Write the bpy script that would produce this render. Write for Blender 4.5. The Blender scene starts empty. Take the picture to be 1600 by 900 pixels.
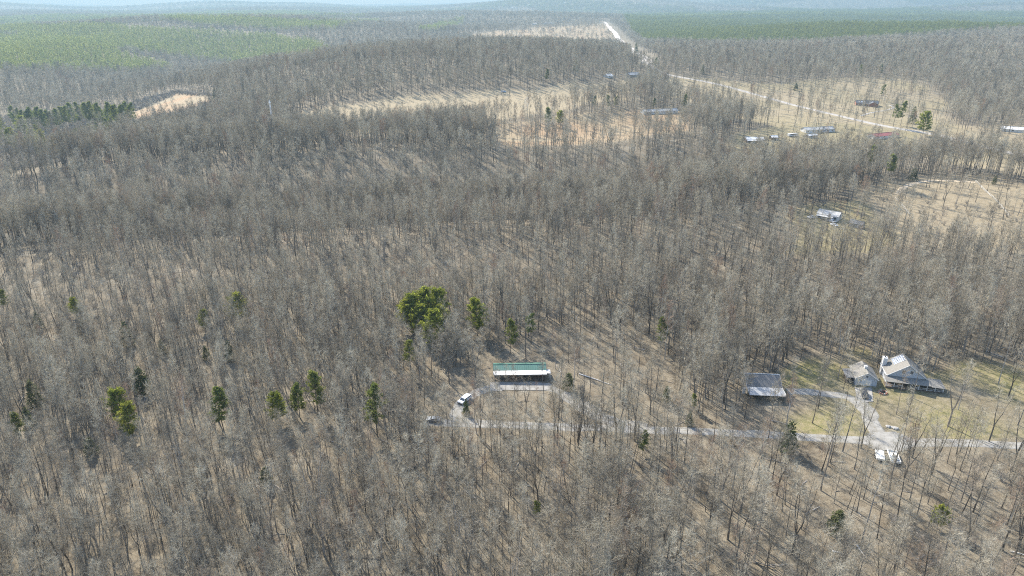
import bpy, math, random
import numpy as np
from mathutils import Vector, Matrix

C = bpy.context.scene
COL = C.collection
R = math.radians

# ------------------------------------------------------------------ camera
CAM_H = 120.0
PITCH = R(22.8)
FPX = 1067.0                       # focal length in pixels of the 1600 px wide photograph
cam_d = bpy.data.cameras.new('camera')
cam = bpy.data.objects.new('camera', cam_d)
COL.objects.link(cam)
cam.location = (0, 0, CAM_H)
cam.rotation_euler = (math.pi/2 - PITCH, 0, 0)
cam_d.sensor_width = 36.0
cam_d.lens = 36.0*FPX/1600.0
cam_d.clip_start = 0.5
cam_d.clip_end = 60000.0
C.camera = cam

# ------------------------------------------------------------------ sky and sun
SUN_AZ, SUN_EL = R(-32), R(37)      # azimuth from the view direction (+Y), negative = to the left
w = bpy.data.worlds.new('World')
C.world = w
w.use_nodes = True
wn = w.node_tree.nodes
sky_tex = wn.new('ShaderNodeTexSky')
sky_tex.sky_type = 'NISHITA'
sky_tex.sun_disc = False
sky_tex.sun_elevation = SUN_EL
sky_tex.sun_rotation = SUN_AZ
sky_tex.altitude = 300
w.node_tree.links.new(sky_tex.outputs[0], wn['Background'].inputs[0])
wn['Background'].inputs[1].default_value = 0.15
sd = bpy.data.lights.new('sun', 'SUN')
sd.energy = 4.2
sd.angle = R(0.5)
sd.color = (1.0, 0.94, 0.835)
sun = bpy.data.objects.new('sun', sd)
COL.objects.link(sun)
to_sun = Vector((math.sin(SUN_AZ)*math.cos(SUN_EL), math.cos(SUN_AZ)*math.cos(SUN_EL), math.sin(SUN_EL)))
sun.rotation_euler = to_sun.to_track_quat('Z', 'Y').to_euler()
sun.location = (0, 0, 400)
C.view_settings.view_transform = 'Standard'
C.view_settings.look = 'None'
C.view_settings.gamma = 1.0
C.view_settings.use_curve_mapping = False
C.view_settings.exposure = 1.38
cy = C.cycles
cy.max_bounces = 5
cy.diffuse_bounces = 3
cy.glossy_bounces = 2
cy.transmission_bounces = 3
cy.transparent_max_bounces = 6
cy.volume_bounces = 1
cy.use_denoising = False
cy.filter_width = 1.05

# ------------------------------------------------------------------ terrain height and pixel -> ground
def sstep(a, b, x):
    t = np.clip((x - a)/(b - a), 0, 1)
    return t*t*(3 - 2*t)

QN = np.array([0, 290, 335, 370, 405, 445, 480, 540, 590, 615, 650, 690, 740, 800, 870, 1500, 2000, 1e6])
HN = np.array([0, 0, 3.5, 5.0, -1.0, -13.0, -12.5, -1.0, 7.5, 7.5, 0.0, 0.0, 5.0, 10.0, 14.0, 14.0, 0.0, 0.0])
QF = np.array([0, 870, 940, 1010, 1150, 1300, 1500, 2000, 1e6])
HF = np.array([0, 0, 9.0, 19.0, 26.0, 25.0, 8.0, 0.0, 0.0])

def height(x, y):
    x = np.asarray(x, float); y = np.asarray(y, float)
    r = np.hypot(x, y)
    q = y - 0.28*x
    q = q + 14*np.sin(x*0.013 + 1.0) + 7*np.sin(x*0.031)
    qs = 0; qf = 0
    for d in (-24, -12, 0, 12, 24):                        # soften the polyline
        qs = qs + np.interp(q + d, QN, HN)/5; qf = qf + np.interp(q + d, QF, HF)/5
    qs = qs + qf*sstep(-560, -140, x)
    left = 1 - 0.82*sstep(40, 300, x)*(1 - .5*sstep(800, 1000, y))
    h = qs*left*sstep(240, 330, r)
    # gentle roll of the near ground
    h = h + 0.9*np.sin(x*0.021 + 0.4)*np.sin(y*0.017 + 1.1)*sstep(60, 120, r)
    h = h + sstep(420, 900, r)*3.2*(np.sin(x*0.0113 + y*0.006)*np.sin(y*0.0091 - x*0.004 + 2))
    # hollow to the left
    vx = x + 690 + .12*(y - 1000) + 40*np.sin(y*.006)
    h = h - 50*np.exp(-(vx/255)**2)*sstep(520, 760, y)*(1 - sstep(2000, 2900, y))
    h = h + 16*np.exp(-((x + 1150)/330)**2 - ((y - 1500)/420)**2)
    # rolling country farther out
    far = sstep(1300, 3000, r)
    h = h + far*(14*np.sin(x*0.0021 + 0.7*np.sin(y*0.0013) + 1.0)*np.sin(y*0.00185 + x*0.0006 + .5)
                 + 8*np.sin(x*0.0043 - y*0.0021)*np.sin(y*0.0039 + 2.2))
    h = h + 34*np.exp(-((x + 1100)/1000)**2 - ((y - 2750)/560)**2)
    h = h + 46*np.exp(-((x + 700)/1400)**2 - ((y - 4300)/600)**2)
    h = h + 38*np.exp(-((x - 1450)/850)**2 - ((y - 2450)/430)**2)
    vf = sstep(4200, 8000, r)
    h = h + vf*(40*np.sin(x*0.00078 + 2.0 + 0.5*np.sin(y*0.0006))*np.sin(y*0.0009 + 0.3) + 16*np.sin(x*0.0017 + 0.0008*y))
    az = np.arctan2(x, np.maximum(y, 1))
    ridge = 62 + 95*sstep(-.10, .10, az) + 16*np.sin(az*7 + 1.3) + 9*np.sin(az*17 + .4) + 4*np.sin(az*39)
    h = h + ridge*np.exp(-((r - 11500)/1500)**2) + 0.5*(ridge + 26*np.sin(az*11))*np.exp(-((r - 8300)/900)**2)
    return h

SP, CP = math.sin(PITCH), math.cos(PITCH)
def ray(px, py):
    u, v = (px - 800)/FPX, (450 - py)/FPX
    d = np.array([u, CP + v*SP, -SP + v*CP])
    return d/np.linalg.norm(d)

TS = np.concatenate([np.arange(90, 1500, 1.0), np.geomspace(1500, 16000, 2500)])
def at(px, py, dz=0.0):
    """Ground point seen at a photo pixel (dz: a point that far above the ground)."""
    d = ray(px, py)
    P = TS[:, None]*d[None, :]
    g = P[:, 2] + CAM_H - height(P[:, 0], P[:, 1]) - dz
    i = np.argmax(g < 0)
    if g[i] >= 0:
        i = len(TS) - 1
    a, b = TS[max(i-1, 0)], TS[i]
    ga, gb = g[max(i-1, 0)], g[i]
    t = a + (b - a)*(ga/(ga - gb) if ga != gb else 0)
    x, y = t*d[0], t*d[1]
    return np.array([x, y, float(height(x, y))])

def project(x, y, z):
    zz = z - CAM_H
    dep = y*CP - zz*SP
    return 800 + FPX*x/dep, 450 - FPX*(y*SP + zz*CP)/dep, dep

def poly(pts):
    return np.array([at(*p)[:2] for p in pts])

def inside(P, x, y):
    x = np.asarray(x); y = np.asarray(y)
    res = np.zeros(x.shape, bool)
    n = len(P)
    for i in range(n):
        x1, y1 = P[i]; x2, y2 = P[(i+1) % n]
        c = ((y1 > y) != (y2 > y)) & (x < (x2 - x1)*(y - y1)/((y2 - y1) + 1e-12) + x1)
        res ^= c
    return res

def poly_dist(P, x, y, closed=True):
    d = np.full(np.shape(x), 1e9)
    n = len(P)
    for i in range(n if closed else n - 1):
        a = P[i]; b = P[(i+1) % n]
        ab = b - a
        t = np.clip(((x - a[0])*ab[0] + (y - a[1])*ab[1])/(ab @ ab + 1e-9), 0, 1)
        d = np.minimum(d, np.hypot(x - a[0] - t*ab[0], y - a[1] - t*ab[1]))
    return d

def wnoise(x, y, s, seed=0):
    """cheap smooth noise in -1..1"""
    a = np.sin(x/s*1.7 + seed) + np.sin(y/s*1.9 + seed*2.1 + 0.8*np.sin(x/s*0.9)) + np.sin((x + y)/s*1.1 + seed*.7) + np.sin((x*0.6 - y)/s*2.3 + seed*1.3)
    return a/4

# ------------------------------------------------------------------ materials
def new_mat(name):
    m = bpy.data.materials.new(name)
    m.use_nodes = True
    nt = m.node_tree
    for n in list(nt.nodes):
        nt.nodes.remove(n)
    out = nt.nodes.new('ShaderNodeOutputMaterial')
    return m, nt, out

def N(nt, t, **kw):
    n = nt.nodes.new(t)
    for k, v in kw.items():
        setattr(n, k, v)
    return n

def ramp(nt, fac, stops):
    r = N(nt, 'ShaderNodeValToRGB')
    el = r.color_ramp.elements
    while len(el) < len(stops):
        el.new(0.5)
    for e, (p, c) in zip(el, stops):
        e.position = p
        e.color = (*c, 1)
    nt.links.new(fac, r.inputs[0])
    return r.outputs[0]

def noise(nt, scale, detail=4, rough=0.6, vec=None, coord='Object'):
    n = N(nt, 'ShaderNodeTexNoise')
    n.inputs['Scale'].default_value = scale
    n.inputs['Detail'].default_value = detail
    n.inputs['Roughness'].default_value = rough
    if vec is None:
        vec = N(nt, 'ShaderNodeTexCoord').outputs[coord]
    nt.links.new(vec, n.inputs['Vector'])
    return n.outputs['Fac']

def mixc(nt, fac, a, b, mode='MIX'):
    m = N(nt, 'ShaderNodeMix', data_type='RGBA', blend_type=mode)
    for sock, v in ((m.inputs['Factor'], fac), (m.inputs['A'], a), (m.inputs['B'], b)):
        if hasattr(v, 'links'):
            nt.links.new(v, sock)
        elif isinstance(v, (int, float)):
            sock.default_value = v
        else:
            sock.default_value = (*v, 1)
    return m.outputs['Result']

def simple(name, c1, c2=None, scale=3.0, rough=0.7, metal=0.0, spec=0.3, coord='Object', lo=.35, hi=.65):
    m, nt, out = new_mat(name)
    b = N(nt, 'ShaderNodeBsdfPrincipled')
    b.inputs['Roughness'].default_value = rough
    b.inputs['Metallic'].default_value = metal
    b.inputs['Specular IOR Level'].default_value = spec
    if c2 is None:
        c2 = tuple(v*0.82 for v in c1)
    nt.links.new(ramp(nt, noise(nt, scale, 5, .65, coord=coord), [(lo, c1), (hi, c2)]), b.inputs['Base Color'])
    nt.links.new(b.outputs[0], out.inputs[0])
    return m

def tree_mat(name, ca, cb, trans=0.0, stops=None):
    """Diffuse bark or leaf whose tint differs from tree to tree."""
    m, nt, out = new_mat(name)
    oi = N(nt, 'ShaderNodeObjectInfo')
    col = ramp(nt, oi.outputs['Random'], stops or [(0, ca), (1, cb)])
    n = noise(nt, 1.3, 3, .6)
    col = mixc(nt, ramp(nt, n, [(.3, (0, 0, 0)), (.7, (1, 1, 1))]), mixc(nt, 1.0, col, (.72, .72, .72), 'MULTIPLY'), mixc(nt, 1.0, col, (1.22, 1.22, 1.22), 'MULTIPLY'))
    d = N(nt, 'ShaderNodeBsdfDiffuse')
    nt.links.new(col, d.inputs[0])
    last = d.outputs[0]
    if trans:
        t = N(nt, 'ShaderNodeBsdfTranslucent')
        nt.links.new(col, t.inputs[0])
        mx = N(nt, 'ShaderNodeMixShader')
        mx.inputs[0].default_value = trans
        nt.links.new(last, mx.inputs[1]); nt.links.new(t.outputs[0], mx.inputs[2])
        last = mx.outputs[0]
    nt.links.new(last, out.inputs[0])
    return m

M_BARK = tree_mat('bark', None, None, 0, [(0, (.11, .092, .074)), (.45, (.17, .147, .12)), (.85, (.24, .213, .18)), (1, (.38, .35, .31))])
M_TWIG = tree_mat('twig', None, None, .42, [(0, (.23, .21, .18)), (.15, (.41, .365, .285)), (.5, (.52, .47, .37)), (.85, (.60, .56, .46)), (.94, (.46, .405, .32)), (1, (.44, .31, .22))])
M_TWIG_DARK = tree_mat('twig_dark', (.25, .23, .21), (.42, .39, .35), .3)
M_TWIG_RED = tree_mat('twig_red', (.24, .11, .085), (.27, .15, .11))
M_TWIG_PALE = tree_mat('twig_pale', (.55, .53, .49), (.60, .58, .55))
M_NEEDLE = tree_mat('pine_needle', (.155, .190, .046), (.205, .220, .056), .5)
M_LIME = tree_mat('young_needle', (.270, .300, .050), (.320, .325, .060), .6)
M_CEDAR = tree_mat('cedar_needle', (.075, .095, .036), (.120, .130, .055), .4)
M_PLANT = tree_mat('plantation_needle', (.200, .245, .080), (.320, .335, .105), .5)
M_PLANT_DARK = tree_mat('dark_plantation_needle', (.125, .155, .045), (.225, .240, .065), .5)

# ------------------------------------------------------------------ mesh builder
class MB:
    def __init__(s):
        s.v = []; s.f = []; s.m = []
    def tri(s, a, b, c, m=0):
        i = len(s.v); s.v += [a, b, c]; s.f.append((i, i+1, i+2)); s.m.append(m)
    def quad(s, a, b, c, d, m=0):
        i = len(s.v); s.v += [a, b, c, d]; s.f.append((i, i+1, i+2, i+3)); s.m.append(m)
    def box(s, x0, y0, z0, x1, y1, z1, m=0):
        i = len(s.v)
        s.v += [(x0, y0, z0), (x1, y0, z0), (x1, y1, z0), (x0, y1, z0), (x0, y0, z1), (x1, y0, z1), (x1, y1, z1), (x0, y1, z1)]
        for f in ((0, 3, 2, 1), (4, 5, 6, 7), (0, 1, 5, 4), (1, 2, 6, 5), (2, 3, 7, 6), (3, 0, 4, 7)):
            s.f.append(tuple(i + k for k in f)); s.m.append(m)
        return s
    def slab(s, p, t, m=0):
        """A plate: p = four corners (counter-clockwise seen from outside), t = thickness below them."""
        p = [np.array(q, float) for q in p]
        n = np.cross(p[1] - p[0], p[3] - p[0]); n /= np.linalg.norm(n)
        i = len(s.v)
        s.v += [tuple(q) for q in p] + [tuple(q - n*t) for q in p]
        for f in ((0, 1, 2, 3), (7, 6, 5, 4), (0, 4, 5, 1), (1, 5, 6, 2), (2, 6, 7, 3), (3, 7, 4, 0)):
            s.f.append(tuple(i + k for k in f)); s.m.append(m)
        return s
    def prism(s, pts, y0, y1, m=0):
        """Profile in the x-z plane pushed along y."""
        n = len(pts); i = len(s.v)
        s.v += [(x, y0, z) for x, z in pts] + [(x, y1, z) for x, z in pts]
        s.f.append(tuple(range(i, i + n))); s.m.append(m)
        s.f.append(tuple(range(i + 2*n - 1, i + n - 1, -1))); s.m.append(m)
        for k in range(n):
            j = (k + 1) % n
            s.f.append((i + j, i + k, i + n + k, i + n + j)); s.m.append(m)
        return s
    def cyl(s, a, b, r0, r1=None, k=8, m=0):
        return s.tube([a, b], [r0, r0 if r1 is None else r1], k, m, cap=True)
    def tube(s, P, rad, k=4, m=0, cap=False):
        P = [np.asarray(p, float) for p in P]
        n = len(P); i0 = len(s.v)
        t = P[-1] - P[0]
        t = t/(np.linalg.norm(t) + 1e-9)
        ref = np.array([0, 0, 1.0]) if abs(t[2]) < .8 else np.array([1.0, 0, 0])
        a = np.cross(t, ref); a /= np.linalg.norm(a)
        b = np.cross(t, a)
        ca = [(math.cos(2*math.pi*j/k), math.sin(2*math.pi*j/k)) for j in range(k)]
        tip = rad[-1] <= 0
        for q in range(n - 1 if tip else n):
            for c_, s_ in ca:
                s.v.append(tuple(P[q] + rad[q]*(c_*a + s_*b)))
        if tip:
            s.v.append(tuple(P[-1]))
        last = n - 2 if tip else n - 1
        for q in range(last):
            for j in range(k):
                j2 = (j + 1) % k
                s.f.append((i0 + q*k + j, i0 + q*k + j2, i0 + (q+1)*k + j2, i0 + (q+1)*k + j)); s.m.append(m)
        if tip:
            e = i0 + (n - 1)*k
            for j in range(k):
                s.f.append((i0 + last*k + j, i0 + last*k + (j+1) % k, e)); s.m.append(m)
        elif cap:
            s.f.append(tuple(i0 + last*k + j for j in range(k))); s.m.append(m)
            s.f.append(tuple(i0 + j for j in reversed(range(k)))); s.m.append(m)
        return s
    def mesh(s, name, mats):
        me = bpy.data.meshes.new(name)
        me.from_pydata([tuple(map(float, v)) for v in s.v], [], s.f)
        for m in (mats if isinstance(mats, (list, tuple)) else [mats]):
            me.materials.append(m)
        if any(s.m):
            me.polygons.foreach_set('material_index', s.m)
        me.update()
        return me

def link(name, me, parent=None):
    o = bpy.data.objects.new(name, me)
    COL.objects.link(o)
    if parent is not None:
        o.parent = parent
    return o

def part(name, mb, mats, parent, label=None, loc=None, rz=0):
    o = link(name, mb.mesh(name, mats), parent)
    if label:
        o['label'] = label
    if loc is not None:
        o.location = loc
    if rz:
        o.rotation_euler[2] = rz
    return o

def tag(o, label, cat, group=None):
    o['label'] = label; o['category'] = cat
    if group:
        o['group'] = group
    return o

def thing(name, label, cat, loc=(0, 0, 0), rz=0.0, group=None):
    o = bpy.data.objects.new(name, None)
    o.empty_display_size = 0.5
    COL.objects.link(o)
    o.location = loc; o.rotation_euler = (0, 0, rz)
    return tag(o, label, cat, group)

def structure(name, me):
    o = link(name, me); o['kind'] = 'structure'
    return o

# ------------------------------------------------------------------ where things lie (photo pixels -> ground)
ROAD = [(664, 658), (680, 660), (700, 661), (800, 664), (900, 668), (1000, 671), (1090, 674), (1180, 678), (1240, 682), (1330, 687), (1400, 692), (1500, 692), (1600, 697), (1720, 703)]
LOOP = [(1010, 670), (960, 660), (935, 648), (905, 632), (880, 616), (858, 605), (825, 601), (790, 603), (765, 607), (748, 612), (735, 620), (722, 632), (712, 644), (714, 654), (740, 660), (780, 664)]
DRIVE_A = [(1384, 692), (1372, 676), (1364, 660), (1356, 644), (1346, 630), (1344, 622)]
DRIVE_B = [(1350, 636), (1325, 621), (1300, 616), (1275, 614), (1250, 612), (1230, 612)]
FARROAD = [(1720, 262), (1640, 250), (1600, 243), (1540, 230), (1470, 212), (1400, 200), (1350, 190), (1290, 176), (1240, 164), (1200, 153), (1150, 139), (1100, 127), (1040, 115), (1012, 99)]
CLAYROAD = [(1012, 99), (996, 84), (984, 75), (972, 66), (962, 53), (953, 43), (944, 34)]
HDRIVE = [(1345, 181), (1362, 176), (1385, 172), (1396, 168), (1390, 164)]
def pline(pts, step=3.0):
    P = np.array([at(*p)[:2] for p in pts])
    # Catmull-Rom through the points
    out = []
    for i in range(len(P) - 1):
        p0 = P[max(i-1, 0)]; p1 = P[i]; p2 = P[i+1]; p3 = P[min(i+2, len(P)-1)]
        n = max(2, int(np.linalg.norm(p2 - p1)/step))
        for t in np.arange(n)/n:
            out.append(.5*((2*p1) + (p2 - p0)*t + (2*p0 - 5*p1 + 4*p2 - p3)*t*t + (3*p1 - p0 - 3*p2 + p3)*t**3))
    out.append(P[-1])
    return np.array(out)
L_ROAD, L_LOOP, L_DA, L_DB = pline(ROAD, 2), pline(LOOP, 1.2), pline(DRIVE_A, 1.5), pline(DRIVE_B, 1.5)
L_FAR, L_CLAY, L_HD = pline(FARROAD, 6), pline(CLAYROAD, 12), pline(HDRIVE, 3)

PG = {}
PG['lawn'] = poly([(1212, 590), (1255, 556), (1345, 552), (1375, 590), (1480, 580), (1500, 565), (1610, 575), (1640, 690), (1450, 688), (1330, 681), (1235, 676), (1230, 635)])
PG['house_clearing'] = poly([(690, 600), (735, 560), (880, 520), (1010, 520), (1085, 660), (640, 664)])
PG['pad'] = poly([(766, 598), (858, 598), (868, 606), (850, 611), (800, 610), (766, 611)])
PG['tan_field'] = poly([(438, 205), (480, 176), (520, 166), (640, 152), (760, 143), (860, 135), (960, 127), (1015, 127), (975, 153), (860, 178), (700, 200), (560, 213)])
PG['orange_field'] = poly([(750, 211), (785, 194), (860, 184), (930, 178), (1000, 171), (1075, 174), (1088, 198), (1000, 216), (880, 226), (800, 227)])
PG['clearcut'] = poly([(140, 198), (190, 181), (240, 164), (275, 148), (328, 151), (331, 158), (290, 170), (230, 184), (180, 196)])
PG['logged'] = poly([(730, 54), (830, 42), (930, 37), (946, 36), (952, 50), (975, 70), (900, 74), (800, 68), (740, 64)])
PG['road_fields'] = poly([(1040, 122), (1110, 122), (1230, 133), (1320, 122), (1420, 120), (1470, 150), (1480, 190), (1620, 236), (1640, 282), (1440, 246), (1340, 227), (1200, 196), (1100, 170), (1040, 150)])
PG['barn_yard'] = poly([(1140, 222), (1150, 207), (1250, 190), (1330, 193), (1440, 206), (1440, 236), (1330, 238), (1220, 246), (1140, 240)])
PG['right_field'] = poly([(1460, 215), (1480, 198), (1600, 195), (1660, 205), (1660, 232), (1560, 226)])
PG['pale_field'] = poly([(1490, 74), (1600, 76), (1660, 80), (1660, 88), (1560, 86), (1500, 82)])
PG['arena_meadow'] = poly([(1330, 300), (1390, 282), (1440, 275), (1560, 277), (1640, 300), (1640, 388), (1480, 392), (1390, 378)])
PG['far_yard'] = poly([(1225, 350), (1262, 318), (1340, 316), (1400, 345), (1360, 396), (1240, 394)])
PG['pine_left_near'] = poly([(-80, 120), (100, 114), (250, 117), (400, 108), (490, 100), (525, 86), (495, 69), (420, 57), (250, 49), (60, 45), (-80, 47)])
PG['pine_left_far'] = poly([(-80, 43), (0, 41), (90, 42), (110, 43), (300, 43), (420, 50), (520, 49), (600, 42), (590, 30), (480, 20), (330, 20), (160, 27), (-80, 36)])
PG['pine_right'] = poly([(965, 25), (1050, 22), (1200, 19), (1300, 17), (1450, 15), (1460, 19), (1600, 18), (1680, 19), (1680, 48), (1580, 52), (1480, 57), (1320, 71), (1100, 74), (1010, 72), (985, 52)])
PG['pine_mid'] = poly([(655, 52), (690, 36), (725, 30), (722, 40), (690, 50)])
PG['regrowth'] = poly([(-100, 292), (0, 276), (60, 262), (200, 222), (335, 188), (345, 150), (275, 143), (180, 162), (0, 178), (-100, 185)])
PG['barn_front'] = poly([(770, 216), (960, 206), (1095, 196), (1110, 236), (980, 246), (780, 250)])
PG['yard_front'] = poly([(1130, 236), (1450, 234), (1450, 262), (1130, 268)])
FIELDS = ['tan_field', 'orange_field', 'clearcut', 'logged', 'road_fields', 'barn_yard', 'right_field', 'pale_field', 'arena_meadow', 'far_yard']

# ------------------------------------------------------------------ ground: one sheet out to the horizon
def build_ground():
    rs = [0.0, 25, 50, 70, 85]
    r = 95.0
    while r < 1500:
        rs.append(r); r *= 1.0085
    while r < 26000:
        rs.append(r); r *= 1.022
    rs = np.array(rs)
    front = np.linspace(-R(52), R(52), 521)
    back = np.linspace(R(52), R(308), 60)[1:-1]
    th = np.concatenate([front, back])
    nr, na = len(rs), len(th)
    RR, TT = np.meshgrid(rs[1:], th, indexing='ij')
    X = RR*np.sin(TT); Y = RR*np.cos(TT)
    Z = height(X, Y)
    V = np.zeros(((nr-1)*na + 1, 3))
    V[0] = (0, 0, float(height(0., 0.)))
    V[1:, 0] = X.ravel(); V[1:, 1] = Y.ravel(); V[1:, 2] = Z.ravel()
    F = [(0, 1 + (j+1) % na, 1 + j) for j in range(na)]
    idx = np.arange((nr-1)*na).reshape(nr-1, na) + 1
    a = idx[:-1]; b = np.roll(idx[:-1], -1, 1); c = np.roll(idx[1:], -1, 1); d = idx[1:]
    Q = np.stack([a, b, c, d], -1).reshape(-1, 4)
    me = bpy.data.meshes.new('ground')
    nv = len(V)
    me.vertices.add(nv); me.vertices.foreach_set('co', V.ravel())
    nl = len(F)*3 + len(Q)*4
    me.loops.add(nl)
    li = np.concatenate([np.array(F).ravel(), Q.ravel()])
    me.loops.foreach_set('vertex_index', li.astype(np.int32))
    me.polygons.add(len(F) + len(Q))
    ls = np.concatenate([np.arange(len(F))*3, len(F)*3 + np.arange(len(Q))*4])
    me.polygons.foreach_set('loop_start', ls.astype(np.int32))
    me.update(calc_edges=True)
    me.polygons.foreach_set('use_smooth', np.ones(len(F) + len(Q), bool))
    x, y = V[:, 0], V[:, 1]
    rr = np.hypot(x, y)
    # land cover: r = lawn grass, g = dry field, b = bare clay
    cov = np.zeros((nv, 4), np.float32); cov[:, 3] = 1
    def soft(name, wd):
        P = PG[name]
        s = np.where(inside(P, x, y), 1.0, -1.0)*poly_dist(P, x, y)
        return np.clip(0.5 + (s + wd*1.2*wnoise(x, y, wd*2.5, 3))/wd, 0, 1)
    lawn = soft('lawn', 5)*np.clip(.55 + .8*wnoise(x, y, 9, 1), 0, 1)
    cov[:, 0] = np.maximum(cov[:, 0], lawn)
    cov[:, 0] = np.maximum(cov[:, 0], .55*soft('far_yard', 8))
    cov[:, 0] = np.maximum(cov[:, 0], .45*soft('barn_yard', 10))
    cov[:, 0] = np.maximum(cov[:, 0], .30*soft('road_fields', 15)*np.clip(.5 + wnoise(x, y, 40, 2), 0, 1))
    for n, k, wd in (('tan_field', .95, 10), ('road_fields', .7, 15), ('arena_meadow', .6, 10), ('right_field', .7, 12), ('pale_field', .9, 25), ('barn_yard', .6, 10), ('orange_field', .8, 10), ('logged', .7, 25), ('far_yard', .4, 10), ('clearcut', .8, 8)):
        cov[:, 1] = np.maximum(cov[:, 1], k*soft(n, wd))
    for n, k, wd in (('orange_field', .52, 10), ('clearcut', .65, 10), ('logged', .4, 25)):
        cov[:, 2] = np.maximum(cov[:, 2], k*soft(n, wd)*np.clip(.6 + .9*wnoise(x, y, 28, 5), .1, 1))
    at_ = me.attributes.new('cover', 'FLOAT_COLOR', 'POINT')
    at_.data.foreach_set('color', cov.ravel())
    m, nt, out = new_mat('forest_floor')
    b = N(nt, 'ShaderNodeBsdfPrincipled'); b.inputs['Roughness'].default_value = .95; b.inputs['Specular IOR Level'].default_value = .1
    n1 = noise(nt, .035, 6, .6); n2 = noise(nt, .5, 6, .75); n3 = noise(nt, 3.0, 3, .7)
    litter = ramp(nt, n2, [(.30, (.118, .096, .067)), (.45, (.200, .167, .118)), (.60, (.258, .220, .157)), (.75, (.312, .270, .197))])
    litter = mixc(nt, ramp(nt, n1, [(.38, (0, 0, 0)), (.66, (.8, .8, .8))]), litter, mixc(nt, .5, litter, (.24, .205, .15)))
    litter = mixc(nt, ramp(nt, n3, [(.35, (.55, .55, .55)), (.6, (0, 0, 0))]), litter, mixc(nt, 1.0, litter, (.55, .52, .50), 'MULTIPLY'))
    n4 = noise(nt, .11, 5, .7)
    litter = mixc(nt, ramp(nt, n4, [(.36, (.75, .75, .75)), (.52, (0, 0, 0))]), litter, mixc(nt, 1.0, litter, (.60, .56, .52), 'MULTIPLY'))
    litter = mixc(nt, ramp(nt, n4, [(.58, (0, 0, 0)), (.70, (.6, .6, .6))]), litter, (.30, .275, .22))
    ca = N(nt, 'ShaderNodeAttribute', attribute_name='cover')
    sp = N(nt, 'ShaderNodeSeparateColor'); nt.links.new(ca.outputs['Color'], sp.inputs[0])
    grass = ramp(nt, n2, [(.30, (.130, .128, .046)), (.46, (.200, .180, .080)), (.60, (.270, .225, .125))])
    dry = ramp(nt, n2, [(.30, (.25, .20, .122)), (.55, (.34, .275, .175)), (.72, (.39, .325, .22))])
    clay = ramp(nt, n2, [(.30, (.29, .165, .085)), (.55, (.37, .225, .12)), (.72, (.40, .27, .16))])
    col = mixc(nt, sp.outputs[1], litter, dry)
    col = mixc(nt, sp.outputs[2], col, clay)
    col = mixc(nt, sp.outputs[0], col, grass)
    nt.links.new(col, b.inputs['Base Color'])
    bp = N(nt, 'ShaderNodeBump'); bp.inputs['Strength'].default_value = .6; bp.inputs['Distance'].default_value = .4
    nt.links.new(n3, bp.inputs['Height']); nt.links.new(bp.outputs[0], b.inputs['Normal'])
    nt.links.new(b.outputs[0], out.inputs[0])
    me.materials.append(m)
    return structure('ground', me)
build_ground()

# ------------------------------------------------------------------ roads
def gravel_mat(name, c1, c2, c3, sc, tracks=False):
    m, nt, out = new_mat(name)
    b = N(nt, 'ShaderNodeBsdfPrincipled'); b.inputs['Roughness'].default_value = .95; b.inputs['Specular IOR Level'].default_value = .1
    n = noise(nt, sc, 6, .75)
    col = ramp(nt, n, [(.28, c1), (.5, c2), (.72, c3)])
    if tracks:                                             # leaves and thin grass between and beside the wheel tracks
        ac = N(nt, 'ShaderNodeAttribute', attribute_name='across')
        lit = ramp(nt, ac.outputs['Fac'], [(0, (1, 1, 1)), (.14, (.15, .15, .15)), (.38, (0, 0, 0)), (.5, (.75, .75, .75)), (.62, (0, 0, 0)), (.86, (.15, .15, .15)), (1, (1, 1, 1))])
        br = ramp(nt, noise(nt, .55, 5, .7), [(.40, (0, 0, 0)), (.62, (1, 1, 1))])
        f = mixc(nt, 1.0, lit, br, 'MULTIPLY')
        sp_ = ramp(nt, noise(nt, .16, 4, .6), [(.52, (0, 0, 0)), (.75, (.55, .55, .55))])
        f = mixc(nt, 1.0, f, sp_, 'LIGHTEN')
        col = mixc(nt, f, col, (.17, .145, .10))
    nt.links.new(col, b.inputs['Base Color'])
    nt.links.new(b.outputs[0], out.inputs[0])
    return m
M_GRAVEL = gravel_mat('gravel', (.18, .17, .15), (.275, .262, .235), (.36, .345, .315), .45, True)
M_GRAVEL_PAD = gravel_mat('gravel_pad', (.18, .17, .15), (.275, .262, .235), (.36, .345, .315), .45)
M_PAVED = gravel_mat('paved', (.27, .245, .215), (.36, .33, .29), (.42, .385, .34), .12)
M_CLAY = gravel_mat('pale_clay', (.42, .37, .31), (.54, .48, .42), (.60, .55, .49), .05)
M_CONC = gravel_mat('concrete', (.25, .235, .205), (.31, .295, .265), (.35, .33, .30), .6)

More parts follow.
